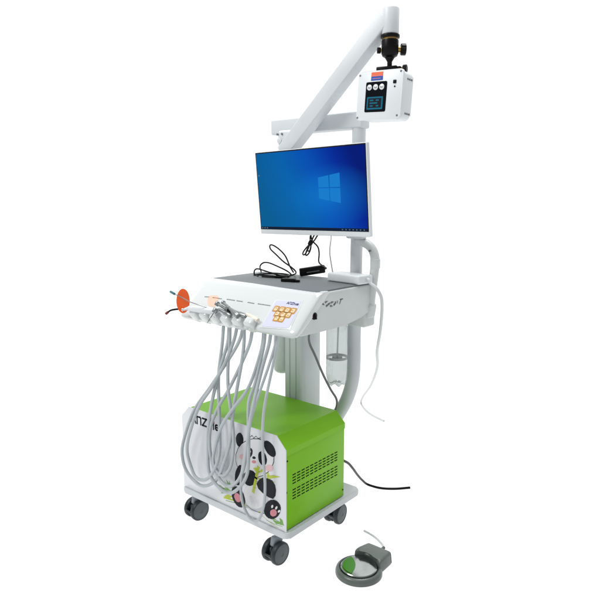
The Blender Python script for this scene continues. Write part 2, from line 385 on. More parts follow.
ink([(0.0760, 0.3500), (0.0750, 0.3470), (0.0730, 0.3430), (0.0690, 0.3400), (0.0650, 0.3380), (0.0600, 0.3360), (0.0550, 0.3350), (0.0500, 0.3350), (0.0470, 0.3360), (0.0440, 0.3380), (0.0440, 0.3410), (0.0440, 0.3440), (0.0470, 0.3470), (0.0500, 0.3500), (0.0550, 0.3530), (0.0600, 0.3540), (0.0650, 0.3550), (0.0690, 0.3550), (0.0730, 0.3540), (0.0750, 0.3520)], 5, 4)
ink([(0.1980, 0.3470), (0.1970, 0.3430), (0.1950, 0.3390), (0.1910, 0.3350), (0.1850, 0.3320), (0.1800, 0.3300), (0.1740, 0.3290), (0.1690, 0.3290), (0.1650, 0.3300), (0.1620, 0.3320), (0.1610, 0.3360), (0.1620, 0.3400), (0.1650, 0.3440), (0.1690, 0.3470), (0.1740, 0.3510), (0.1800, 0.3530), (0.1860, 0.3540), (0.1910, 0.3540), (0.1950, 0.3520), (0.1970, 0.3500)], 5, 4)
stroke([(0.0940, 0.4210), (0.1050, 0.4320), (0.1120, 0.4240), (0.1230, 0.4340), (0.1320, 0.4280), (0.1440, 0.4340)], .0016, 5, 0)
# belly shading
for k in range(15):
    stroke([(BX0 + k * .0031, BZ0 + .010 + .006 * math.sin(k * .9)), (BX0 + .0055 + k * .0028, BZ0 - .012 + .006 * math.cos(k * 1.3))], .0005, 5, 2)
for k in range(6): stroke([(BX0 + .004 + .0035 * k, BZ0 + .012 - .001 * abs(k - 3)), (BX0 - .001 + .0035 * k, BZ0 + .007 - .001 * abs(k - 3))], .0005, 5, 2)
# arms, bamboo in paws, legs
stroke([(0.1260, 0.3100), (0.1350, 0.3100)], .0012, 8, 6); stroke([(0.1170, 0.2770), (0.1290, 0.2780)], .0012, 8, 6); stroke([(0.1110, 0.2540), (0.1220, 0.2540)], .0012, 8, 6); stroke([(0.0150, 0.1780), (0.0180, 0.1720)], .0012, 3, 6); stroke([(0.0690, 0.1790), (0.0720, 0.1710)], .0012, 3, 6)
ink([(0.0620, 0.2790), (0.0590, 0.2670), (0.0540, 0.2550), (0.0480, 0.2460), (0.0410, 0.2390), (0.0340, 0.2360), (0.0280, 0.2360), (0.0240, 0.2410), (0.0210, 0.2480), (0.0210, 0.2590), (0.0220, 0.2710), (0.0250, 0.2830), (0.0310, 0.2950), (0.0370, 0.3040), (0.0430, 0.3110), (0.0500, 0.3140), (0.0560, 0.3130), (0.0600, 0.3090), (0.0630, 0.3010), (0.0630, 0.2910)], 5, 0)
ink([(0.0630, 0.2120), (0.0680, 0.2010), (0.0700, 0.1900), (0.0680, 0.1800), (0.0630, 0.1700), (0.0560, 0.1640), (0.0470, 0.1600), (0.0360, 0.1590), (0.0260, 0.1620), (0.0160, 0.1690), (0.0090, 0.1770), (0.0040, 0.1880), (0.0030, 0.1990), (0.0040, 0.2100), (0.0090, 0.2190), (0.0170, 0.2260), (0.0260, 0.2300), (0.0370, 0.2300), (0.0470, 0.2270), (0.0560, 0.2200)], 5, 0)
ink([(0.0460, 0.2000), (0.0480, 0.1950), (0.0480, 0.1900), (0.0470, 0.1850), (0.0450, 0.1810), (0.0410, 0.1780), (0.0360, 0.1760), (0.0310, 0.1750), (0.0260, 0.1760), (0.0220, 0.1790), (0.0190, 0.1830), (0.0170, 0.1870), (0.0160, 0.1920), (0.0180, 0.1970), (0.0200, 0.2010), (0.0240, 0.2050), (0.0290, 0.2070), (0.0340, 0.2070), (0.0390, 0.2060), (0.0430, 0.2030)], 6, 3)
ink([(0.1230, 0.2900), (0.1220, 0.2810), (0.1170, 0.2720), (0.1100, 0.2630), (0.1020, 0.2570), (0.0920, 0.2520), (0.0830, 0.2510), (0.0740, 0.2520), (0.0680, 0.2560), (0.0630, 0.2630), (0.0620, 0.2710), (0.0640, 0.2800), (0.0680, 0.2900), (0.0750, 0.2980), (0.0840, 0.3040), (0.0930, 0.3090), (0.1030, 0.3100), (0.1110, 0.3090), (0.1180, 0.3040), (0.1220, 0.2980)], 6, 0)
stroke([(0.1320, 0.3300), (0.1210, 0.2890), (0.1070, 0.2360)], .0115, 7, 5)
stroke([(0.1210, 0.2890), (0.1650, 0.2960), (0.1930, 0.3140)], .0035, 7, 5)
for a in ([(0.1640, 0.3080), (0.1940, 0.3210), (0.2280, 0.3260), (0.1950, 0.3110)], [(0.1570, 0.2990), (0.1830, 0.3010), (0.2090, 0.3010), (0.1780, 0.2960)], [(0.1300, 0.3110), (0.1500, 0.3300), (0.1660, 0.3400), (0.1480, 0.3170)], [(0.1080, 0.3200), (0.1210, 0.3250), (0.1390, 0.3140), (0.1190, 0.3120)]):
    ink(a, 8, 5)
ink([(0.1230, 0.2700), (0.1350, 0.2880), (0.1510, 0.3000), (0.1740, 0.3040), (0.1930, 0.3030), (0.2050, 0.2910), (0.2090, 0.2740), (0.2060, 0.2540), (0.1960, 0.2410), (0.1770, 0.2400), (0.1510, 0.2460), (0.1310, 0.2550)], 9, 0)
ink([(0.2280, 0.2110), (0.2240, 0.2000), (0.2170, 0.1890), (0.2070, 0.1790), (0.1960, 0.1720), (0.1850, 0.1680), (0.1740, 0.1670), (0.1650, 0.1700), (0.1580, 0.1760), (0.1550, 0.1850), (0.1560, 0.1960), (0.1600, 0.2070), (0.1670, 0.2180), (0.1770, 0.2280), (0.1880, 0.2350), (0.2000, 0.2390), (0.2110, 0.2390), (0.2190, 0.2360), (0.2260, 0.2300), (0.2290, 0.2210)], 9, 0)
ink([(0.2120, 0.1970), (0.2100, 0.1920), (0.2080, 0.1880), (0.2040, 0.1850), (0.1990, 0.1820), (0.1950, 0.1800), (0.1900, 0.1800), (0.1870, 0.1810), (0.1840, 0.1830), (0.1830, 0.1860), (0.1830, 0.1900), (0.1840, 0.1950), (0.1870, 0.1990), (0.1910, 0.2020), (0.1960, 0.2050), (0.2000, 0.2070), (0.2050, 0.2070), (0.2080, 0.2060), (0.2110, 0.2040), (0.2120, 0.2000)], 10, 3)
ink([(0.1970, 0.2150), (0.1950, 0.2110), (0.1930, 0.2090), (0.1910, 0.2070), (0.1890, 0.2080), (0.1880, 0.2100), (0.1880, 0.2130), (0.1890, 0.2160), (0.1920, 0.2190), (0.1940, 0.2200), (0.1960, 0.2200), (0.1970, 0.2180)], 10, 1)
ink([(0.2140, 0.2150), (0.2120, 0.2120), (0.2090, 0.2090), (0.2070, 0.2080), (0.2050, 0.2090), (0.2050, 0.2120), (0.2060, 0.2150), (0.2080, 0.2180), (0.2110, 0.2210), (0.2130, 0.2220), (0.2150, 0.2210), (0.2150, 0.2180)], 10, 1)
ink([(0.2250, 0.2060), (0.2220, 0.2040), (0.2200, 0.2020), (0.2170, 0.2020), (0.2160, 0.2030), (0.2170, 0.2060), (0.2180, 0.2090), (0.2210, 0.2110), (0.2240, 0.2130), (0.2260, 0.2130), (0.2270, 0.2120), (0.2270, 0.2090)], 10, 1)
obj('panda_picture', bm, PM, fp, 'cartoon panda eating bamboo printed on the panel')
bm = bmesh.new()
lettering(bm, 'ANZHIE', lambda u, v: Vector((-.1975 + u, PY - .0003, .4065 + v)), .0258, .0062, 0, 1)
obj('lettering', bm, ['ink', 'red'], fp)

# casters: twin-wheel swivel casters under the corners of the plate
def make_caster(x, y, ang):
    m = frame((x, y, 0), rot=(0, 0, ang))
    bm = bmesh.new()
    cyl(bm, .011, .032, m @ frame((.0, 0, .0865)), .001, 20)
    rbox(bm, (.046, .019, .034), m @ frame((-.012, 0, .074), rot=(0, 14, 0)), .006, 3)
    rbox(bm, (.030, .017, .046), m @ frame((-.018, 0, .048)), .005, 3)
    rod(bm, m @ Vector((-.018, -.020, .0385)), m @ Vector((-.018, .020, .0385)), .006)
    rbox(bm, (.046, .012, .050), m @ frame((-.020, 0, .036)), .005, 3, 1)
    rbox(bm, (.022, .030, .006), m @ frame((-.050, 0, .034), rot=(0, 50, 0)), .002, 2, 1)
    c = obj('caster', bm, ['forkgrey', 'rubber'], cart)
    for s in (-1, 1):
        bm = bmesh.new()
        w = m @ frame((-.018, s * .0105, .0385), z=(0, s, 0))
        r = .0385
        lathe(bm, [(0, 0), (r - .006, 0), (r - .002, .0015), (r, .005), (r, .015), (r - .0025, .019), (r - .005, .020)], w, 40, 0)
        lathe(bm, [(r - .005, .020), (r - .006, .0186), (r - .012, .0195), (.008, .0205), (.007, .0195), (0, .0195)], w, 40, 1)
        obj('wheel', bm, ['rubber', 'castor'], c)
for x, y, a in ((-.240, -.095, 84), (.178, -.114, 88), (.176, .218, 95), (-.215, .215, 80)): make_caster(x, y, a)

# column behind the cabinet: grooved aluminium profile
bm = bmesh.new()
prof = [(-.040, .168), (-.018, .166), (-.017, .170), (-.013, .170), (-.012, .166), (.012, .166), (.013, .170), (.017, .170), (.018, .166), (.028, .167), (.0335, .171), (.0375, .178),
        (.039, .20), (.039, .27), (.036, .284), (.028, .290), (-.028, .290), (-.038, .284), (-.042, .27), (-.042, .18)]
prism(bm, prof, .68, frame((0, 0, .143)), .0008, 1, edges='caps')
obj('column', bm, 'alu', cart)
bm = bmesh.new()
lathe(bm, [(0, .531), (.025, .533), (.033, .541), (.034, .555), (.034, .79), (0, .79)], frame((-.081, .2, 0)), 32)
obj('motor_housing', bm, 'bezel', cart)

# tray table
bm = bmesh.new()
q1, q2, q3, q4 = (0.2830, -0.0230, 0.7780), (0.2830, 0.1010, 0.7780), (0.2830, 0.2000, 0.7920), (0.2830, 0.2740, 0.8100)
side = [(q4[1], q4[2]), (q4[1] + .012, q4[2] + .012), (q4[1] + .012, .889), (q4[1], .8995), (-.02, .9005), (-.05, .88), (-.130, .805), (-.128, q1[2]), (q1[1], q1[2]), (q2[1], q2[2]), (q3[1], q3[2])]
XF = frame((0, 0, 0), x=(0, 1, 0), z=(1, 0, 0))            # (x, y) polygon -> yz plane, extruded to +x
prism(bm, side, .525, Matrix.Translation((-.242, 0, 0)) @ XF, .006, 3)
tray = obj('tray_table', bm, 'white2', cart)
bm = bmesh.new()
prism(bm, [(-.238, .000), (-.230, -.014), (.255, -.036), (.268, -.034), (.275, -.026), (.275, .250), (.262, .272), (-.222, .272), (-.238, .258)], .0065, frame((0, 0, .899)), .002, 2, edges='caps')
obj('mat', bm, 'mat', tray)
# control panel: glossy nose along the front, built in its own slanted plane
SL = Vector((0, -.158 + .035, .793 - .905)).normalized(); SN = Vector((0, SL.z, -SL.y)); SN = SN if SN.z > 0 else -SN
SO = Vector((0, -.035, .905))
def slope(x, s, h=0): return SO + Vector((x, 0, 0)) + SL * s + SN * h
SM = Matrix((Vector((1, 0, 0)), SL, -SN)).transposed().to_4x4(); SM = SM if SM.determinant() > 0 else Matrix((Vector((1, 0, 0)), SL, SN)).transposed().to_4x4()
bm = bmesh.new()
# profile of the nose, extruded along x with well rounded ends
npf = [(.012, .8995), (.004, .9048), (-.022, .9055), (-.036, .9030), (-.048, .8932), (-.149, .8012), (-.1575, .7915), (-.1585, .783), (-.1525, .7760), (-.142, .7745), (-.125, .786), (-.02, .872)]
profile_bar(bm, npf, -.2515, .2865, .026, .011, 7, [.08, .09, .5, 1, 1, 1, 1, 1, 1, 1, .5, .1])
nose = obj('control_panel', bm, 'gloss', cart)
# raised pad that carries the keypad
def slab(bm, poly, h0, h1, bev, seg=3, mi=0):
    b = bmesh.new()
    lo = [b.verts.new(slope(x, s, h0)) for x, s in poly]; hi = [b.verts.new(slope(x, s, h1)) for x, s in poly]
    n = len(poly); t = b.faces.new(hi); b.faces.new(lo[::-1])
    for k in range(n): b.faces.new((lo[k], lo[(k + 1) % n], hi[(k + 1) % n], hi[k]))
    if bev: bmesh.ops.bevel(b, geom=list(t.edges), offset=bev, segments=seg, profile=.5, affect='EDGES')
    put(bm, b, Matrix(), mi)
bm = bmesh.new()
kp = [(0.1380, 0.0554), (0.2370, 0.0448), (0.2520, 0.1503), (0.1480, 0.1602)]
kc = (sum(p[0] for p in kp) / 4, sum(p[1] for p in kp) / 4)
slab(bm, [(kc[0] + (p[0] - kc[0]) * 1.12, kc[1] + (p[1] - kc[1]) * 1.08) for p in kp], -.004, .0010, .0008)
slab(bm, [(kc[0] + (p[0] - kc[0]), kc[1] + (p[1] - kc[1])) for p in kp], .0005, .0016, .0003, 1, 1)
keys = [(0.1590, 0.0873), (0.1830, 0.0866), (0.2060, 0.0866), (0.2290, 0.0859), (0.1760, 0.1050), (0.2000, 0.1050), (0.2210, 0.1036), (0.1840, 0.1227), (0.2050, 0.1227)]
for (x, s) in keys:
    slab(bm, rrect(.0225, .024, .004, 3, x, s), .0015, .0024, .0004, 1, 2)
    slab(bm, rrect(.0135, .0145, .003, 3, x, s), .0023, .0028, .0002, 1, 3)
    slab(bm, rrect(.0065, .0030, .001, 2, x + random.uniform(-.002, .002), s + random.uniform(-.003, .003)), .0027, .0030, 0, 1, 2)
l0 = (0.1870, 0.0625)
lettering(bm, 'ANZHIE', lambda u, v: slope(l0[0] + u, l0[1] - v, .0020), .0082, .0019, 4)
obj('keypad', bm, ['gloss', 'lav', 'gold', 'cream', 'navy'], nose, 'pale keypad with gold keys')
# row of small printed words above the holders
for (a, b_) in (((-0.1860, 0.0786), (-0.1640, 0.0772)), ((-0.1450, 0.0772), (-0.1000, 0.0772)), ((-0.0750, 0.0757), (-0.0410, 0.0757)), ((-0.0270, 0.0757), (0.0020, 0.0757)), ((0.0250, 0.0757), (0.0530, 0.0765)), ((0.0710, 0.0757), (0.1240, 0.0757))):
    bm = bmesh.new(); x = a[0]
    while x < b_[0]:
        w = random.uniform(.003, .0065); s = a[1] + (b_[1] - a[1]) * (x - a[0]) / (b_[0] - a[0])
        f = bm.faces.new([bm.verts.new(slope(x + dx * w, s + ds, .0004)) for dx, ds in ((0, 0), (1, 0), (1, .0038), (0, .0038))]); x += w + .0015
    obj('lettering', bm, 'mark', nose)
# pale orange patch behind the curing light
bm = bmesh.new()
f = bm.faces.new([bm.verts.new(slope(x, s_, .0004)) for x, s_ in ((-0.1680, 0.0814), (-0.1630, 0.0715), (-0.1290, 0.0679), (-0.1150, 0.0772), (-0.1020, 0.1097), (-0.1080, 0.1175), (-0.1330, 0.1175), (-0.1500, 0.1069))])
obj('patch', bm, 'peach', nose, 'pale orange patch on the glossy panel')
# handpiece holders
HX = [-.182, -.130, -.078, -.026, .028, .082]
for k, x in enumerate(HX):
    bm = bmesh.new()
    m = frame((x + .019, -.154, .801), rot=(43, 0, 0))
    rbox(bm, (.040, .034, .040), m, .010, 4)
    rbox(bm, (.030, .012, .022), m @ frame((0, -.011, -.016)), .005, 3)
    rbox(bm, (.020, .004, .026), m @ frame((0, .0165, .004)), .0015, 2)
    obj('holder', bm, 'gloss', nose)
# dial, brand mark and rear bracket on the right side
bm = bmesh.new()
kx = (0.2840, -0.0640, 0.8340)
cyl(bm, .0120, .007, frame((.281, kx[1], kx[2]), z=(1, 0, 0)), .003, 24)
rbox(bm, (.006, .006, .022), frame((.289, kx[1], kx[2]), rot=(20, 0, 0)), .002, 2)
obj('knob', bm, 'black', tray)
bm = bmesh.new()
sp = [(0.2840, -0.0200, 0.8660), (0.2840, -0.0040, 0.8700), (0.2840, 0.0110, 0.8620), (0.2840, 0.0270, 0.8650), (0.2840, 0.0410, 0.8570), (0.2840, 0.0220, 0.8540), (0.2840, 0.0010, 0.8580), (0.2840, 0.0460, 0.8630)]
for i, p in enumerate(sp):
    L, h = (.0105, .0033) if i != 7 else (.005, .003)
    a0 = random.uniform(-30, 30)
    pts = [(L * math.cos(t) * (.7 + .3 * math.cos(3 * t)), h * math.sin(t)) for t in [2 * math.pi * k / 16 for k in range(16)]]
    f = bm.faces.new([bm.verts.new((.2833 + i * .0001, p[1] + u * math.cos(R(a0)) - v * math.sin(R(a0)), p[2] + u * math.sin(R(a0)) + v * math.cos(R(a0)))) for u, v in pts])
    f.material_index = i % 2
for (p, q) in (((0.2840, 0.0570, 0.8670), (0.2840, 0.0570, 0.8580)), ((0.2840, 0.0700, 0.8690), (0.2840, 0.0870, 0.8690)), ((0.2840, 0.0770, 0.8690), (0.2840, 0.0680, 0.8540))):
    a = Vector((.2838, p[1], p[2])); c = Vector((.2838, q[1], q[2])); d = (c - a).normalized(); nn = d.cross(Vector((1, 0, 0))) * .0016
    bm.faces.new([bm.verts.new(v) for v in (a - nn, c - nn, c + nn, a + nn)])
obj('emblem', bm, ['emblem', 'mark'], tray, 'grey leafy emblem printed on the tray side')
bm = bmesh.new()
rbox(bm, (.10, .066, .058), frame((.224, .264, .776)), .008, 3)
rbox(bm, (.06, .05, .03), frame((.222, .27, .808)), .004, 3)
obj('bracket', bm, 'white2', cart)

# bent pole: rises behind the cabinet, swings out and up past the tray rear
bm = bmesh.new()
tube(bm, [(.07, .272, .17), (.08, .272, .26), (.120, .272, .365), (.166, .272, .44), (.195, .272, .52), (.203, .272, .60), (.201, .272, .70), (.203, .274, .80)], .0245, 28, 0, step=.02)
tube(bm, [(.205, .276, .79), (.200, .28, .95), (.204, .28, 1.20), (.204, .28, 1.46)], .0215, 28, 0, step=.05)
tube(bm, [(.204, .28, 1.33), (.204, .28, 1.36), (.204, .28, 1.42), (.204, .28, 1.455)], .0235, 28, 0, step=.05)
obj('pole', bm, 'white', cart)

# support arm beside the pole: jointed grey-white links carrying the monitor
bm = bmesh.new()
def link(a, b, w, t, bev=.006):
    a, b = Vector(a), Vector(b)
    rbox(bm, (w, t, (b - a).length), frame((a + b) / 2, x=(1, 0, 0), z=b - a), bev, 3)
link((0.2640, 0.2620, 0.7810), (0.2720, 0.2620, 0.8320), .040, .042, .008)
tube(bm, [(0.2700, 0.2620, 0.7990), (0.2750, 0.2620, 0.8350), (0.2830, 0.2620, 0.8930), (0.2900, 0.2620, 0.9490), (0.2920, 0.2620, 0.9870), (0.2820, 0.2620, 1.0180), (0.2610, 0.2620, 1.0360), (0.2190, 0.2620, 1.0480)], .0158, 24, 0, step=.008)
rod(bm, (0.2920, 0.2620, 0.9540), (0.2920, 0.2620, 0.9890), .0172, 28, 0, .003)
for p in ((0.2830, 0.2400, 1.0160), (0.2720, 0.2400, 0.8170)): cyl(bm, .004, .006, frame((p[0], p[1] + .0035, p[2]), z=(0, -1, 0)), .001, 12, 1)
rbox(bm, (.07, .03, .07), frame((.222, .247, 1.09)), .006, 2)
obj('support_arm', bm, ['white2', 'mark'], cart)

# cross bar on top of the pole
a = Vector((-0.1690, 0.2640, 1.4640)); c = Vector((.230, .282, 1.456)); a.z = 1.459; u = (c - a).normalized()
bm = bmesh.new()
rbox(bm, ((c - a).length, .056, .056), frame((a + c) / 2, x=u, z=(0, 0, 1)), .007, 4)
obj('crossbar', bm, 'white', cart)
# swing arm: pivot block under the bar end and a long inclined beam up to the head
A = Vector((-0.0600, 0.1970, 1.3560)); B = Vector((0.3530, 0.2100, 1.7460)); u = (B - A).normalized()
bm = bmesh.new()
rbox(bm, (.072, .052, .115), frame(A + Vector((-.012, .036, .026))), .010, 3)
for dx in (-.012, .010): rod(bm, A + Vector((dx - .034, .006, .070)), A + Vector((dx - .034, .014, .070)), .004, 12, 1)
rbox(bm, (.052, .053, (B - A).length), frame((A + B) / 2, x=Vector((-u.y, u.x, 0)).normalized(), z=u), .0045, 3)
rod(bm, A + Vector((-.036, .014, .046)), A + Vector((-.036, .006, .046)), .010, 16, 0)
obj('swing_arm', bm, ['white', 'mark'], cart)
T = Vector((0.3640, 0.2100, 1.6940))
bm = bmesh.new()
cyl(bm, .0265, .079, frame(T), .005, 36)
obj('arm_head', bm, 'white', cart)

# ------------------------------------------------------------------ ball head and camera unit
bh = thing('ball_head', 'black tripod ball head with knobs clamped under the arm end', 'ball head', (T.x, T.y, T.z - .118))
bm = bmesh.new()
t0 = T.z
def zc(p): return p[2]
cyl(bm, .0295, .010, frame((T.x, T.y, t0 - .0102)), .002, 32)
lathe(bm, [(.020, t0 - .010), (.0235, t0 - .010), (.0235, t0 - .016), (.020, t0 - .016)], frame((T.x, T.y, 0)), 32, 1)
lathe(bm, [(0, t0 - .0155), (.0255, t0 - .0155), (.0265, t0 - .018), (.0265, t0 - .055), (.023, t0 - .063), (.016, t0 - .067), (0, t0 - .067)], frame((T.x, T.y, 0)), 32, 0)
obj('body', bm, ['black', 'brass'], bh)
bm = bmesh.new()
lathe(bm, [(0, t0 - .060), (.010, t0 - .062), (.015, t0 - .068), (.010, t0 - .076), (.0075, t0 - .080), (.0075, t0 - .093), (.013, t0 - .097), (0, t0 - .097)], frame((T.x, T.y, 0)), 24)
obj('neck', bm, 'black', bh)
bm = bmesh.new()
rr = Vector((.77, .64, 0))
Q = frame((T.x, T.y, t0 - .1035), x=(.96, .28, 0), z=(0, 0, 1))
rbox(bm, (.066, .046, .015), Q @ frame((-.004, 0, 0)), .003, 2)
rbox(bm, (.012, .038, .010), Q @ frame((.034, 0, 0)), .002, 2)
obj('clamp_plate', bm, 'black', bh)
def knob(p, dirv, r, h):
    bm = bmesh.new(); f = frame(p, z=dirv)
    cyl(bm, r * .5, h * .5, f, .001, 16, 1)
    lathe(bm, [(0, h * .35), (r * .85, h * .35), (r, h * .45), (r, h * .92), (r * .85, h), (0, h)], f, 24, 0, lambda R_, z, a: (R_ * (1 + .05 * math.cos(12 * a)), z))
    obj('knob', bm, ['black', 'brass'], bh)
knob((T.x + rr.x * .024, T.y + rr.y * .024, t0 - .043), rr, .017, .026)
knob((T.x - rr.x * .022, T.y - rr.y * .022, t0 - .046), -rr, .009, .018)
knob(Q @ Vector((.036, 0, -.001)), Q.to_3x3() @ Vector((1, 0, 0)), .012, .020)

cu = thing('camera_unit', 'white box shaped camera unit with black display hanging from the ball head', 'camera unit', (.35, .21, 1.435))
# pose of the unit: yaw, lean back, hardly any roll
Rm = Matrix.Rotation(.019, 3, 'Z') @ Matrix.Rotation(-.025, 3, 'X') @ Matrix.Rotation(.052, 3, 'Y')
CF = Matrix((Rm.col[0], Rm.col[2], -Rm.col[1])).transposed().to_4x4(); CF = Matrix.Translation((.3495, .1757, 1.511)) @ CF @ Matrix.Scale(.9375, 4)   # local z looks out of the front
bm = bmesh.new()
prism(bm, rrect(.172, .160, .012, 5), .010, CF @ frame((0, 0, -.010)), .004, 3, edges='top')
prism(bm, rrect(.167, .155, .016, 5), .064, CF @ frame((0, 0, -.0730)), .008, 3, edges='caps')
box = obj('housing', bm, 'bezel', cu)
def cam2d(px, py, W=.172, H=.160):   # position on the front from relative coordinates 0..1
    return ((px - .5) * W, (.5 - py) * H)
for (px, py) in ((.03, .075), (.945, .05), (.03, .94), (.93, .92)):
    bm = bmesh.new(); x, y = cam2d(px, py); cyl(bm, .0036, .0012, CF @ frame((x, y, -.0004)), .0004, 14)
    obj('screw', bm, 'mark', box)
bm = bmesh.new()
x, y = cam2d(.425, .53); prism(bm, rrect(.082, .098, .005, 4), .0016, CF @ frame((x, y, -.0002)), .0006, 1, edges='top')
for k in range(3):
    x, y = cam2d(.275 + .14 * k, .335); cyl(bm, .0095, .003, CF @ frame((x, y, .0008)), .001, 24, 1)
    cyl(bm, .0055, .0008, CF @ frame((x, y, .0036)), .0003, 20, 2)
x, y = cam2d(.415, .655); prism(bm, rrect(.062, .041, .002, 3), .0008, CF @ frame((x, y, .0012)), .0002, 1, mi=3)
x, y = cam2d(.415, .655); prism(bm, rrect(.052, .031, .001, 3), .0006, CF @ frame((x, y, .0017)), .0, 1, mi=4)
for (dx, dy, w) in ((-.012, .009, .014), (.010, .009, .012), (-.004, 0, .03), (-.012, -.009, .012), (.011, -.009, .010)):
    prism(bm, rrect(w, .0045, .001, 2), .0003, CF @ frame((x + dx, y + dy, .0022)), 0, 1, mi=3)
obj('display', bm, ['gloss_black', 'bezel', 'steel', emit('cyan_display', (.016, .15, .24), 1), 'ink'], box, 'black display with three round white buttons')
bm = bmesh.new()
x, y = cam2d(.425, .115); prism(bm, rrect(.046, .0135, .001, 2), .0006, CF @ frame((x, y + .0068, -.0001)), 0, 1, mi=0)
prism(bm, rrect(.046, .0135, .001, 2), .0006, CF @ frame((x, y - .0068, -.0001)), 0, 1, mi=1)
for k in range(7): prism(bm, rrect(.0035, .0022, .0004, 2), .0002, CF @ frame((x - .017 + .0055 * k, y + .002, .0006)), 0, 1, mi=2)
for k in range(5): prism(bm, rrect(.0045, .002, .0004, 2), .0002, CF @ frame((x - .015 + .0065 * k, y - .007, .0006)), 0, 1, mi=2)
obj('sticker', bm, ['orangeS', 'blueS', 'pink'], box, 'orange and blue sticker')
bm = bmesh.new()
x, y = cam2d(.83, .25); rbox(bm, (.011, .011, .004), CF @ frame((x, y, .001)), .001, 2)
x, y = cam2d(.835, .345); cyl(bm, .0028, .002, CF @ frame((x, y, -.0004)), .0005, 12)
obj('button', bm, 'black', box)
for yy in (.052, -.058):
    bm = bmesh.new(); rbox(bm, (.0020, .0035, .036), CF @ frame((.0833, yy, -.050)), .0006, 1)
    for q in range(3): rbox(bm, (.0026, .0065, .0055), CF @ frame((.0835, yy + .001, -.036 - .013 * q)), .0006, 1)
    obj('clip', bm, 'mark', box)

# ------------------------------------------------------------------ monitor
mo = thing('monitor', 'flat white bezelled monitor with a bright blue desktop on its screen', 'monitor', (.083, .154, 1.075))
yaw, tl, ro = -.0355, .0823, .0112
rx = Vector((math.cos(yaw), math.sin(yaw), 0)); nn = Vector((math.sin(yaw), -math.cos(yaw), 0))
up = Vector((0, 0, 1)) * math.cos(tl) + nn * math.sin(tl)
r2 = rx * math.cos(ro) + up * math.sin(ro); u2 = up * math.cos(ro) - rx * math.sin(ro); fn = r2.cross(u2).normalized()
MF = Matrix((r2, u2, fn)).transposed().to_4x4(); MF.translation = Vector((.08316, .15381, 1.22178))
W, H = .4976, .280
bm = bmesh.new()
prism(bm, rrect(W + .008, H + .020, .004, 3, 0, -.0075), .016, MF @ frame((0, 0, -.0165)), .0025, 2, edges='caps')
hs = obj('housing', bm, 'bezel', mo)
bm = bmesh.new()
prism(bm, rrect(W - .02, H - .03, .03, 5, 0, -.004), -.026, MF @ frame((0, 0, -.0160)), .006, 2, edges='caps', taper=.93)
rbox(bm, (.11, .11, .03), MF @ frame((.02, 0, -.055)), .006, 2)
obj('back_cover', bm, 'white2', mo)
bm = bmesh.new()                       # steel link from the back of the screen to the pole
rod(bm, MF @ Vector((.02, 0, -.06)), (.204, .28, 1.215), .014)
cyl(bm, .027, .05, frame((.204, .28, 1.19)), .003, 28)
obj('mount', bm, 'white2', mo)
bm = bmesh.new()
prism(bm, rrect(W, H, .001, 1), .0008, MF @ frame((0, 0, -.0004)), 0)
obj('screen_border', bm, 'black', hs)
bm = bmesh.new()
NX, NY = 2, 2
vs = [bm.verts.new(MF @ Vector((x, y, .0007))) for x, y in ((-W / 2 + .003, -H / 2 + .0105), (W / 2 - .003, -H / 2 + .0105), (W / 2 - .003, H / 2 - .004), (-W / 2 + .003, H / 2 - .004))]
bm.faces.new(vs)
def screen_mat():
    m = bpy.data.materials.new('screen_picture'); m.use_nodes = True; nt = m.node_tree; L = nt.links.new
    b = nt.nodes['Principled BSDF']; b.inputs['Base Color'].default_value = (.001, .001, .0015, 1); b.inputs['Roughness'].default_value = .22; b.inputs['Specular IOR Level'].default_value = .02
    uv = nt.nodes.new('ShaderNodeUVMap'); uv.uv_map = 'screen'
    sp = nt.nodes.new('ShaderNodeSeparateXYZ'); L(uv.outputs[0], sp.inputs[0])
    def math_(op, a, b=None, clamp=False):
        n = nt.nodes.new('ShaderNodeMath'); n.operation = op; n.use_clamp = clamp
        for i, v in enumerate((a, b)):
            if v is None: continue
            if isinstance(v, (int, float)): n.inputs[i].default_value = v
            else: L(v, n.inputs[i])
        return n.outputs[0]
    ramp = nt.nodes.new('ShaderNodeValToRGB'); e = ramp.color_ramp.elements
    e[0].position = 0; e[0].color = (.0, .105, .28, 1); e[1].position = 1; e[1].color = (.0, .010, .18, 1)
    q = e.new(.36); q.color = (.0, .118, .40, 1); q = e.new(.62); q.color = (.0, .075, .45, 1); q = e.new(.85); q.color = (.0, .022, .30, 1)
    x, y = sp.outputs[0], sp.outputs[1]
    t = math_('ADD', x, math_('MULTIPLY', math_('SUBTRACT', y, .5), .28)); L(t, ramp.inputs[0])
    # light fanning out of the window to the left
    dx = math_('SUBTRACT', .70, x); dy = math_('SUBTRACT', y, .43)
    wd = math_('ADD', math_('MULTIPLY', dx, .42), .17)
    k = math_('DIVIDE', math_('ABSOLUTE', dy), math_('MAXIMUM', wd, .05))
    fan = math_('MULTIPLY', math_('SUBTRACT', 1.25, k, True), math_('MULTIPLY', math_('SUBTRACT', 1.05, math_('MULTIPLY', dx, 1.3), True), math_('MULTIPLY', math_('ADD', dx, .10), 5, True)))
    gd = math_('SQRT', math_('ADD', math_('MULTIPLY', dx, dx), math_('MULTIPLY', dy, dy)))
    glow = math_('MULTIPLY', math_('SUBTRACT', 1, math_('MULTIPLY', gd, 2.6), True), .55)
    f = math_('ADD', math_('MULTIPLY', fan, .16), glow, True)
    mx = nt.nodes.new('ShaderNodeMix'); mx.data_type = 'RGBA'; L(f, mx.inputs['Factor']); L(ramp.outputs[0], mx.inputs['A']); mx.inputs['B'].default_value = (.004, .21, .62, 1)
    L(mx.outputs['Result'], b.inputs['Emission Color']); b.inputs['Emission Strength'].default_value = 1
    return m
M['screen'] = screen_mat()
scr = obj('screen', bm, 'screen', hs)
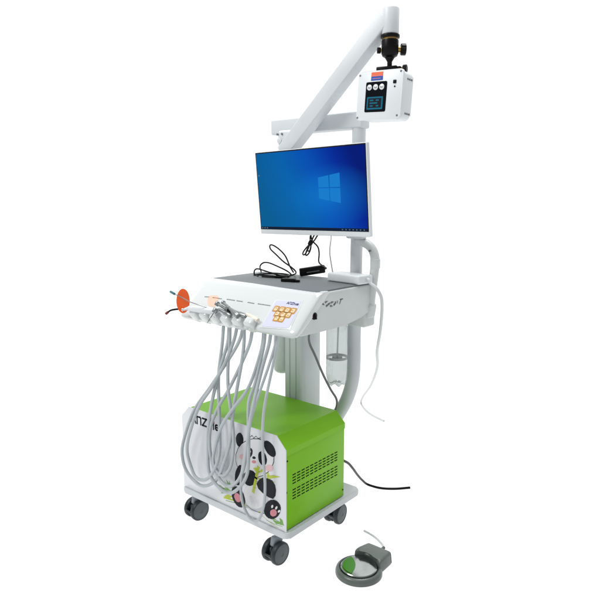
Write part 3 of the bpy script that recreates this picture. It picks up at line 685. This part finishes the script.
uvl = scr.data.uv_layers.new(name='screen')
for li, uvc in zip(scr.data.polygons[0].loop_indices, [(0, 0), (1, 0), (1, 1), (0, 1)]):
    co = scr.data.vertices[scr.data.loops[li].vertex_index].co; l = MF.inverted() @ co
    uvl.data[li].uv = ((l.x + W / 2) / W, (l.y + H / 2) / H)
bm = bmesh.new()
def quad(p, mi=0, h=.0011):
    f = bm.faces.new([bm.verts.new(MF @ Vector(((x - .5) * W, (.5 - y) * H, h))) for x, y in p]); f.material_index = mi
x0, x1, xm = .594, .782, .690
def yt(x): return .355 + (x - x0) / (x1 - x0) * -.045
def yb(x): return .605 + (x - x0) / (x1 - x0) * .060
def ym(x): return .478 + (x - x0) / (x1 - x0) * .004
for xa, xb in ((x0, xm - .004), (xm + .004, x1)):
    quad([(xa, ym(xa) - .006), (xb, ym(xb) - .006), (xb, yt(xb)), (xa, yt(xa))])
    quad([(xa, yb(xa)), (xb, yb(xb)), (xb, ym(xb) + .006), (xa, ym(xa) + .006)])
quad([(.006, .994), (.994, .994), (.994, .966), (.006, .966)], 1, .0010)
for k in range(7): quad([(.78 + .03 * k, .986), (.79 + .03 * k, .986), (.79 + .03 * k, .973), (.78 + .03 * k, .973)], 2, .0013)
for k in range(3): quad([(.015 + .025 * k, .987), (.027 + .025 * k, .987), (.027 + .025 * k, .972), (.015 + .025 * k, .972)], 2, .0013)
quad([(.016, .302), (.030, .302), (.030, .285), (.016, .285)], 2, .0013)
obj('desktop_icon', bm, [emit('window_light', (.008, .20, .60), 1), emit('taskbar', (.004, .012, .035), 1), emit('icon', (.22, .36, .48), .5)], scr, 'four pane window emblem and dark taskbar')

# ------------------------------------------------------------------ things on the tray
ad = Vector((.213, .205, .9055))
bm = bmesh.new()
rbox(bm, (.152, .072, .030), frame(ad + Vector((0.006, .010, .0155)), rot=(0, 0, -8)), .006, 3)
pa = thing('power_adapter', 'white power adapter brick on the rear right corner of the tray with a white cord', 'power adapter', ad)
obj('body', bm, 'bezel', pa)
bm = bmesh.new()
ar = ad + Vector((.080, .004, .016))
tube(bm, [ar + Vector((-.004, .001, 0)), ar + Vector((.01, 0, .001)), (0.3040, 0.2100, 0.9120), (0.3250, 0.2150, 0.8980), (0.3380, 0.2300, 0.8670), (0.3310, 0.2500, 0.8290), (0.2950, 0.3000, 0.7320), (0.2200, 0.4000, 0.6280), (0.0960, 0.6000, 0.5010), (-0.1830, 0.9800, 0.2680), (-0.4430, 1.3000, 0.0700), (-0.4980, 1.3670, 0.0080), (-0.4190, 1.2920, 0.0060), (-0.3380, 1.2410, 0.0060), (-0.2370, 1.2040, 0.0060)], .0056, 12)
obj('cord', bm, 'cordw', pa)
bm = bmesh.new()
tube(bm, [(0.1300, 0.2350, 0.9330), (0.1410, 0.2100, 0.9710), (0.1500, 0.1900, 1.0080), (0.1740, 0.1650, 1.0590), (0.1490, 0.2000, 1.0910)], .0024, 8)
obj('lead', bm, 'cordw', pa)

ba = thing('black_adapter', 'small black adapter box among the cables on the tray hanging by its lead', 'adapter', (-.02, .224, .9055))
bm = bmesh.new()
p = Vector((-0.0160, 0.2240, 0.9060)); q = Vector((p.x + .043, p.y + .062, .915)); dr = (q - p).normalized()
e = Vector((dr.y, -dr.x, 0)).normalized()
fr = frame(p + dr * .05 + Vector((0, 0, .015)), x=e, z=dr)
rbox(bm, (.018, .030, .098), fr, .004, 3)
obj('body', bm, 'black', ba)
bm = bmesh.new()
prism(bm, rrect(.0035, .050, .001, 2), .0006, fr @ frame((.0088, .003, 0), x=(0, 1, 0), z=(1, 0, 0)))
obj('sticker', bm, 'mark', ba)
bm = bmesh.new()
end = p + dr * .098 + Vector((0, 0, .014))
tube(bm, [end - dr * .004, end + dr * .008, (0.0660, 0.2350, 0.9650), (0.0800, 0.2200, 0.9960), (0.0880, 0.2000, 1.0260), (0.0730, 0.1900, 1.0420), (0.0740, 0.1800, 1.0580), (0.0620, 0.1950, 1.0860)], .0027, 8)
obj('lead', bm, 'black', ba)

mc = thing('cable_bundle', 'bundle of black cables tied up below the monitor', 'cable bundle', (.105, .17, 1.02))
bm = bmesh.new()
for k, pts in enumerate(([(0.0730, 0.1750, 1.0620), (0.0750, 0.1760, 1.0440), (0.0660, 0.1780, 1.0300), (0.0440, 0.1800, 1.0110), (0.0330, 0.1820, 0.9960), (0.0400, 0.1820, 0.9910), (0.0580, 0.1810, 1.0110), (0.0690, 0.1800, 1.0330)],
                         [(0.0920, 0.1720, 1.0630), (0.0850, 0.1730, 1.0480), (0.0730, 0.1760, 1.0340), (0.0530, 0.1780, 1.0040), (0.0510, 0.1780, 0.9900), (0.0630, 0.1780, 0.9960), (0.0760, 0.1770, 1.0160), (0.0770, 0.1760, 1.0370)],
                         [(0.1070, 0.1720, 1.0630), (0.0980, 0.1720, 1.0490), (0.0850, 0.1720, 1.0390), (0.0730, 0.1720, 1.0300), (0.0620, 0.1720, 1.0120), (0.0740, 0.1720, 1.0060), (0.0800, 0.1720, 1.0270)])):
    pts = [((.118 + .008 * k), .195, 1.10)] + pts
    tube(bm, pts, .0026, 8)
obj('cable', bm, 'black', mc)
bm = bmesh.new()
kn = Vector((0.0770, 0.1740, 1.0380)); rbox(bm, (.016, .014, .018), frame(kn, rot=(10, 30, 20)), .004, 2)
obj('cable_tie', bm, 'black', mc)

ch = thing('cable', 'black cable lying in loose loops on the grey tray mat', 'cable', (-.08, .16, .9055))
bm = bmesh.new()
zt = .9085
tube(bm, [(0.0090, 0.1600, 0.9290), (-0.0120, 0.1650, 0.9480), (-0.0400, 0.1700, 0.9870), (-0.0900, 0.1700, 1.0190), (-0.1100, 0.1650, 1.0250), (-0.1070, 0.1600, 1.0120), (-0.0710, 0.1550, 0.9900), (-0.0280, 0.1500, 0.9650), (0.0030, 0.1500, 0.9510), (0.0220, 0.1500, 0.9400), (-0.0590, 0.2430, 0.9090), (-0.0570, 0.2000, 0.9080), (-0.0970, 0.1830, 0.9080)], .0027, 8)
tube(bm, [(-0.1530, 0.1650, 0.9090), (-0.2160, 0.2260, 0.9120), (-0.1550, 0.1600, 0.9450), (-0.1470, 0.1650, 0.9540), (-0.1210, 0.1650, 0.9560), (-0.0730, 0.1600, 0.9470), (-0.0180, 0.1500, 0.9350), (-0.0620, 0.2290, 0.9080), (-0.0300, 0.1580, 0.9080), (-0.0880, 0.1500, 0.9080)], .0027, 8)
tube(bm, [(-0.1360, 0.1260, 0.9080), (-0.1870, 0.1580, 0.9080), (-0.1790, 0.1500, 0.9230), (-0.1690, 0.1520, 0.9310), (-0.1400, 0.1520, 0.9280), (-0.0780, 0.1450, 0.9200), (-0.0490, 0.1740, 0.9080), (-0.0270, 0.1770, 0.9080)], .0027, 8)
tube(bm, [(-0.1700, 0.1390, 0.9080), (-0.1690, 0.1820, 0.9080), (-0.1440, 0.2290, 0.9080), (-0.1010, 0.2380, 0.9080), (-0.0580, 0.2150, 0.9080), (-0.0250, 0.1410, 0.9120), (-0.0800, 0.1310, 0.9120), (-0.1330, 0.1270, 0.9120)], .0027, 8)
tube(bm, [(-0.1120, 0.1220, 0.9080), (-0.0770, 0.1270, 0.9080), (-0.0410, 0.1420, 0.9080), (-0.0090, 0.1450, 0.9080), (0.0110, 0.1170, 0.9080)], .0027, 8)
obj('cord', bm, 'black', ch)
bm = bmesh.new()
pz = (0.0500, 0.0850, 0.9120); rbox(bm, (.052, .020, .012), frame((pz[0], pz[1], .9115), rot=(0, 0, 20)), .003, 2)
rbox(bm, (.016, .014, .008), frame((pz[0] + .031, pz[1] + .0115, .9100), rot=(0, 0, 20)), .001, 2)
obj('plug', bm, 'black', ch)

# ------------------------------------------------------------------ instruments in the holders
def instrument_body(bm, a, b, prof, mi=0, n=24):
    a, b = Vector(a), Vector(b); L = (b - a).length
    lathe(bm, [(0, 0)] + [(r, t * L) for t, r in prof] + [(0, L)], frame(a, z=b - a), n, mi)
cl = thing('curing_light', 'dental curing light with an oval orange shield and bent black light guide', 'curing light', (-0.1890, -0.1590, 0.8190))
bm = bmesh.new()
a = Vector((-0.1800, -0.1750, 0.8210)); b = Vector((-0.0660, -0.1600, 0.8210))
instrument_body(bm, a, b, [(0, .006), (.03, .009), (.25, .0105), (.6, .0115), (.92, .012), (1, .009)])
obj('body', bm, 'bezel', cl)
bm = bmesh.new()
sh = Vector((-0.1950, -0.1840, 0.8150))
ax = Vector((.55, -.78, .12)).normalized()
lathe(bm, [(0, 0), (.0255, 0), (.026, .0008), (.0255, .0016), (0, .0016)], frame(sh + Vector((0, 0, .031)), x=(0, 0, 1), z=ax) @ Matrix.Diagonal((1.62, .90, 1, 1)), 40)
obj('shield', bm, 'orange', cl)
bm = bmesh.new()
rod(bm, a, sh, .0065, 20, 1); rod(bm, sh + (b - a).normalized() * .003, sh + (a - b).normalized() * .012, .0078)
obj('collar', bm, ['steel', 'bezel'], cl)
bm = bmesh.new()
tube(bm, [(-0.2030, -0.1840, 0.8160), (-0.2130, -0.1860, 0.8160), (-0.2330, -0.1920, 0.8130), (-0.2500, -0.1980, 0.8080), (-0.2580, -0.2020, 0.8010)], .0036, 10, 0, step=.003, r2=.003)
p1 = Vector((-0.2580, -0.2000, 0.8030)); p2 = Vector((-0.2640, -0.2070, 0.7950))
rod(bm, p1, p2, .0046, 14, 1, .0015)
obj('light_guide', bm, ['black', 'tipred'], cl)

sy = thing('air_water_syringe', 'thin steel dental syringe with a dark teal tip reaching past the orange shield', 'syringe', (-0.1390, -0.1570, 0.8340))
bm = bmesh.new()
tube(bm, [(-0.2300, -0.1940, 0.8680), (-0.1870, -0.1950, 0.8600), (-0.1460, -0.1920, 0.8480), (-0.1140, -0.1830, 0.8410), (-0.0940, -0.1650, 0.8320), (-0.0640, -0.1570, 0.8290)], .0016, 8, 0, step=.004)
obj('nozzle', bm, 'satin', sy)
bm = bmesh.new(); rod(bm, (-0.2540, -0.1900, 0.8730), (-0.2270, -0.1940, 0.8680), .0042, 14); obj('tip', bm, 'teal', sy)
bm = bmesh.new(); instrument_body(bm, (-0.0940, -0.1650, 0.8320), (-0.0460, -0.1610, 0.8150), [(0, .003), (.2, .006), (.7, .008), (1, .008)]); obj('grip', bm, 'bezel', sy)

def handpiece(label, tail, neck, head, hr, burlen, mat_='satin'):
    t = thing('handpiece', label, 'handpiece', tail)
    bm = bmesh.new(); instrument_body(bm, tail, neck, [(0, .0072), (.1, .0086), (.3, .0086), (.34, .0076), (.55, .0070), (.8, .0055), (1, .0042)])
    obj('handle', bm, mat_, t)
    bm = bmesh.new(); instrument_body(bm, neck, head, [(0, .005), (.5, .0048), (1, .005)]); obj('neck', bm, mat_, t)
    h = Vector(head); dz = Vector((-.30, -.50, -.85)).normalized()
    bm = bmesh.new(); cyl(bm, hr, hr * 2.0, frame(h - dz * hr, z=dz), .002, 20); obj('head', bm, mat_, t)
    if burlen:
        bm = bmesh.new(); rod(bm, h + dz * hr * .8, h + dz * (hr + burlen * .5), .0013, 8); rod(bm, h + dz * (hr + burlen * .5), h + dz * (hr + burlen), .0008, 8); obj('bur', bm, 'darkmetal', t)
    return t
handpiece('silver angled handpiece with a long thin bur pointing down beside the curing light', (0.0180, -0.1620, 0.8160), (-0.0360, -0.1630, 0.8320), (-0.0460, -0.1730, 0.8280), .0085, .040)
h2 = handpiece('silver handpiece with a dark band lying below the slim raised one', (0.0780, -0.1540, 0.8210), (-0.0120, -0.1560, 0.8350), (-0.0580, -0.1520, 0.8470), .0078, 0)
p_, q_ = Vector((0.0120, -0.1570, 0.8310)), Vector((-0.0000, -0.1570, 0.8330))
bm = bmesh.new(); rod(bm, p_, q_, .0078, 20); obj('band', bm, 'black', h2)
handpiece('slim silver handpiece with its small ring head raised highest on the panel', (0.0580, -0.1700, 0.8220), (0.0060, -0.1590, 0.8410), (-0.0300, -0.1510, 0.8540), .0066, 0)
bm = bmesh.new(); instrument_body(bm, (0.1290, -0.1530, 0.8140), (0.0780, -0.1520, 0.8280), [(0, .007), (.3, .008), (.7, .007), (1, .0045)])
tag(obj('handpiece_coupling', bm, 'ivory'), 'ivory handpiece coupling lying in the last holder beside the keypad', 'coupling')

# ------------------------------------------------------------------ hoses
GR = 'grey hoses hanging in loops in front of the cabinet'
def hose(pts, r, label):
    pts = [Vector(p) + Vector((random.uniform(-.0022, .0022), random.uniform(-.004, .004), random.uniform(-.002, .002))) * (1 if 1 < i < len(pts) - 2 else 0) for i, p in enumerate(pts)]
    bm = bmesh.new(); tube(bm, pts, r, 12, 0, step=.008)
    tag(obj('hose', bm, 'hose'), label, 'hose', GR)
hose([(0.0340, -0.1250, 0.7790), (0.0290, -0.1250, 0.7550), (0.0150, -0.1300, 0.7170), (-0.0330, -0.1480, 0.6440), (-0.0820, -0.1760, 0.5570), (-0.1360, -0.1920, 0.4790), (-0.1890, -0.1950, 0.3790), (-0.2140, -0.1940, 0.2970), (-0.1970, -0.1930, 0.2340), (-0.1560, -0.1920, 0.2000), (-0.1040, -0.1920, 0.2010), (-0.0460, -0.1910, 0.2410), (0.0020, -0.1900, 0.3170), (0.0300, -0.1890, 0.4010), (0.0470, -0.1870, 0.5010), (0.0430, -0.1670, 0.5870), (0.0430, -0.1420, 0.6660), (0.0410, -0.1280, 0.7270), (0.0390, -0.1250, 0.7800)], .0058, 'grey hose of the widest loop, outermost at the left over the lettering')
hose([(0.0060, -0.1250, 0.7760), (-0.0010, -0.1260, 0.7440), (-0.0240, -0.1500, 0.6530), (-0.0580, -0.1840, 0.5640), (-0.0970, -0.1990, 0.5030), (-0.1480, -0.2030, 0.4060), (-0.1780, -0.2000, 0.3170), (-0.1710, -0.1980, 0.2580), (-0.1350, -0.1960, 0.2250), (-0.0960, -0.1930, 0.2250), (-0.0560, -0.1910, 0.2600), (-0.0240, -0.1880, 0.3330), (-0.0210, -0.1860, 0.4260), (-0.0320, -0.1810, 0.4920), (-0.0540, -0.1540, 0.6000), (-0.0640, -0.1290, 0.7010), (-0.0590, -0.1250, 0.7670)], .0058, 'grey hose looping just inside the widest loop over the lettering')
hose([(-0.0320, -0.1250, 0.7710), (-0.0350, -0.1280, 0.7190), (-0.0460, -0.1420, 0.6510), (-0.0580, -0.1810, 0.5210), (-0.0770, -0.1900, 0.4130), (-0.0850, -0.1920, 0.3210), (-0.0690, -0.1930, 0.2600), (-0.0290, -0.1940, 0.2220), (0.0220, -0.1950, 0.2170), (0.0710, -0.1960, 0.2480), (0.1080, -0.1970, 0.3020), (0.1270, -0.1980, 0.3890), (0.1250, -0.1990, 0.4830), (0.1250, -0.1910, 0.5630), (0.1340, -0.1770, 0.6080), (0.1310, -0.1430, 0.6910), (0.1330, -0.1280, 0.7470), (0.1330, -0.1250, 0.7920)], .0058, 'grey hose whose loop crosses under the panda paws')
hose([(0.0780, -0.1250, 0.7850), (0.0700, -0.1270, 0.7350), (0.0480, -0.1360, 0.6790), (0.0080, -0.1640, 0.5720), (-0.0450, -0.1810, 0.4820), (-0.0700, -0.1850, 0.4060), (-0.0690, -0.1870, 0.3200), (-0.0470, -0.1900, 0.2700), (-0.0100, -0.1920, 0.2440), (0.0290, -0.1950, 0.2430), (0.0680, -0.1970, 0.2720), (0.1000, -0.2000, 0.3280), (0.1220, -0.2020, 0.4100), (0.1390, -0.2050, 0.4880), (0.1530, -0.2040, 0.5430), (0.1500, -0.1590, 0.6620), (0.1560, -0.1290, 0.7450), (0.1610, -0.1250, 0.7960)], .0058, 'grey hose of the loop nested inside the one under the panda paws')
hose([(0.1270, -0.1250, 0.7920), (0.1270, -0.1280, 0.7430), (0.1210, -0.1460, 0.6800), (0.1020, -0.1780, 0.5950), (0.0540, -0.1960, 0.5190), (0.0040, -0.1970, 0.4490), (-0.0420, -0.1950, 0.3630), (-0.0520, -0.1940, 0.3060), (-0.0340, -0.1920, 0.2710), (-0.0060, -0.1910, 0.2680), (0.0230, -0.1890, 0.3050), (0.0440, -0.1880, 0.3660), (0.0460, -0.1860, 0.4360), (0.0330, -0.1830, 0.5000), (0.0090, -0.1690, 0.5600), (-0.0140, -0.1480, 0.6270), (-0.0270, -0.1290, 0.7070), (-0.0270, -0.1250, 0.7710)], .0056, 'grey hose crossing from the keypad side down to the small inner loop')
hose([(0.1970, -0.1250, 0.8010), (0.1880, -0.1290, 0.7430), (0.1850, -0.1500, 0.6700), (0.1870, -0.1900, 0.5380), (0.1810, -0.1920, 0.4120), (0.1880, -0.1930, 0.2910), (0.1820, -0.1940, 0.2180), (0.1590, -0.1940, 0.1690), (0.1280, -0.1950, 0.1560), (0.0990, -0.1950, 0.1900), (0.0890, -0.1960, 0.2430), (0.0950, -0.1960, 0.3220), (0.1160, -0.1970, 0.4130), (0.1390, -0.1980, 0.5020), (0.1570, -0.1920, 0.5570), (0.1740, -0.1470, 0.6830), (0.1820, -0.1290, 0.7480), (0.1840, -0.1250, 0.7990)], .0046, 'thin grey hose of the lowest narrow loop across the panda')
bm = bmesh.new(); tube(bm, [(.20, .03, .80), (0.1710, 0.0500, 0.7180), (0.1810, 0.0700, 0.6670), (0.1850, 0.1100, 0.5920), (0.1830, 0.1600, 0.5220), (0.1880, 0.1900, 0.4750), (.15, .21, .38)], .0040, 10)
tag(obj('hose', bm, 'hosedark'), 'thin dark grey hose running from the tray underside down behind the cabinet', 'hose')

# ------------------------------------------------------------------ water bottle
wb = thing('water_bottle', 'clear plastic water bottle hanging under the tray beside the bent pole', 'bottle', (.197, .2, .53))
c = Vector((.186, .19, 0))
bm = bmesh.new()
def petal(r, z, a):
    if z > .575: return r, z
    k = (.575 - z) / .045
    return r * (1 - .07 * k * (1 + math.cos(5 * a)) / 2), z + .010 * k * (1 + math.cos(5 * a)) / 2
lathe(bm, [(0, .545), (.010, .544), (.018, .537), (.025, .5345), (.031, .539), (.035, .548), (.0375, .560), (.0385, .575), (.0385, .60), (.0372, .605), (.0385, .612), (.0385, .73), (.036, .75), (.028, .77), (.020, .785), (.018, .80)], Matrix.Translation(c), 80, 0, petal)
obj('bottle_body', bm, 'clear', wb, sharp=80)
bm = bmesh.new()
lathe(bm, [(.0365, .632), (.0382, .632), (.0382, .641), (.0365, .641), (.0365, .632)], Matrix.Translation(c), 32)
lathe(bm, [(0, .631), (.018, .631), (.018, .640), (0, .640)], Matrix.Translation(c + Vector((.004, -.004, 0))), 20, 1)
obj('metal_ring', bm, ['satin', 'darkmetal'], wb)
bm = bmesh.new()
rod(bm, c + Vector((.004, -.004, .64)), c + Vector((.006, 0, .80)), .003, 10)
obj('suction_tube', bm, 'bezel', wb)
bm = bmesh.new(); cyl(bm, .024, .03, frame(c + Vector((0, 0, .785))), .003, 28); obj('cap', bm, 'bezel', wb)

# ------------------------------------------------------------------ black mains cord
bm = bmesh.new()
tube(bm, [(0.2320, 0.1700, 0.2680), (0.2190, 0.2200, 0.2370), (0.1930, 0.2900, 0.1830), (0.1530, 0.3800, 0.1130), (0.1210, 0.4650, 0.0480), (0.1130, 0.5200, 0.0060), (0.1670, 0.5280, 0.0050), (0.2180, 0.5620, 0.0050), (0.2610, 0.6110, 0.0050)], .0048, 12)
tag(obj('power_cable', bm, 'black'), 'black power cord trailing from the back of the green cabinet', 'power cable')

# ------------------------------------------------------------------ foot pedal
fpd = thing('foot_pedal', 'round grey foot pedal with a steel disc on the floor beside the cart', 'foot pedal', (.43, .01, 0))
c = Vector((.428, -.010, 0))
bm = bmesh.new()
lathe(bm, [(0, .001), (.071, .001), (.0755, .004), (.0755, .012), (.073, .019), (.068, .0235), (.064, .0245), (.062, .022), (.061, .016), (0, .016)], Matrix.Translation(c), 56)
bl = [(-.052, .030), (-.052, .058), (-.040, .104), (.052, .106), (.058, .098), (.060, .020), (.046, .030), (.030, .043), (.010, .0505), (-.012, .0505), (-.034, .042)]
prism(bm, [(x, y) for x, y in bl], .046, Matrix.Translation(c + Vector((0, .01, .001))), .009, 4, taper=.93)
obj('base', bm, 'pedal', fpd)
bm = bmesh.new()
lathe(bm, [(0, .0315), (.020, .0312), (.045, .0302), (.0565, .0285), (.0585, .0265), (.0585, .0165), (0, .0165)], Matrix.Translation(c), 56)
dk = obj('disc', bm, 'disc', fpd)
bm = bmesh.new()
pts = []
a0 = R(215)
for k in range(17):
    a = a0 + R(-62 + 124 * k / 16); pts.append((.052 * math.cos(a), .052 * math.sin(a)))
for q in range(1, 8):
    u = q / 8; bul = .26 * (1 - (2 * u - 1) ** 2)
    p, t = a0 + R(62), a0 - R(62)
    pts.append((.052 * ((1 - u) * math.cos(p) + u * math.cos(t)) - .052 * bul * math.cos(a0), .052 * ((1 - u) * math.sin(p) + u * math.sin(t)) - .052 * bul * math.sin(a0)))
b = bmesh.new(); fcs = b.faces.new([b.verts.new((x, y, .0316 - (x * x + y * y) * .55 + .0006)) for x, y in pts]); put(bm, b, Matrix.Translation(c))
obj('sticker', bm, 'sticker', dk)
bm = bmesh.new()
e0 = c + Vector((.010, .112, .030))
tube(bm, [e0, e0 + Vector((.0, .02, .003)), (0.3930, 0.1650, 0.0200), (0.3510, 0.1980, 0.0060), (0.3240, 0.2070, 0.0040), (0.3010, 0.2100, 0.0040)], .0038, 10)
tube(bm, [e0 + Vector((0, -.004, -.001)), e0 + Vector((0, .014, .002)), e0 + Vector((0, .022, .002))], .0055, 12, 1)
obj('cable', bm, ['cordw', 'pedal'], fpd)

# ------------------------------------------------------------------ camera
cam = bpy.data.cameras.new('camera'); co = bpy.data.objects.new('camera', cam); C.objects.link(co)
co.location = (1.42134, -1.49525, 1.18)
co.rotation_euler = (math.pi / 2 - .160549, 0, .695506)
cam.sensor_width = 36; cam.lens = 36 * 603.695 / 600; cam.clip_end = 200; cam.clip_start = .05
sc.camera = co

# ------------------------------------------------------------------ light: white studio surround, softboxes
w = bpy.data.worlds.new('World'); sc.world = w; w.use_nodes = True
nt = w.node_tree; bg = nt.nodes['Background']
tc = nt.nodes.new('ShaderNodeTexCoord'); vm = nt.nodes.new('ShaderNodeVectorMath'); vm.operation = 'DOT_PRODUCT'
vm.inputs[1].default_value = (-.64, .768, 0)
nt.links.new(tc.outputs['Generated'], vm.inputs[0])
mr = nt.nodes.new('ShaderNodeMapRange'); mr.inputs['From Min'].default_value = .05; mr.inputs['From Max'].default_value = .70
mr.inputs['To Min'].default_value = .34; mr.inputs['To Max'].default_value = 1.05; mr.interpolation_type = 'SMOOTHSTEP'
nt.links.new(vm.outputs['Value'], mr.inputs['Value']); nt.links.new(mr.outputs['Result'], bg.inputs['Strength'])
bg.inputs['Color'].default_value = (1, 1, 1, 1)
def softbox(name, loc, target, size, power, col=(1, 1, 1)):
    l = bpy.data.lights.new(name, 'AREA'); l.shape = 'RECTANGLE'; l.size, l.size_y = size; l.energy = power; l.color = col
    o = bpy.data.objects.new(name, l); C.objects.link(o); o.location = loc
    o.rotation_euler = (Vector(target) - Vector(loc)).to_track_quat('-Z', 'Y').to_euler()
softbox('key_softbox', (-1.25, -2.5, 3.9), (0, 0, .75), (1.5, 1.5), 100, (1, .99, .97))
softbox('top_softbox', (.3, .5, 3.4), (0, 0, .5), (1.6, 1.6), 75)

sc.view_settings.view_transform = 'Standard'; sc.view_settings.look = 'None'; sc.view_settings.exposure = 0; sc.view_settings.gamma = 1
sc.render.film_transparent = False
sc.cycles.max_bounces = 10; sc.cycles.transparent_max_bounces = 16
sc.cycles.use_denoising = True
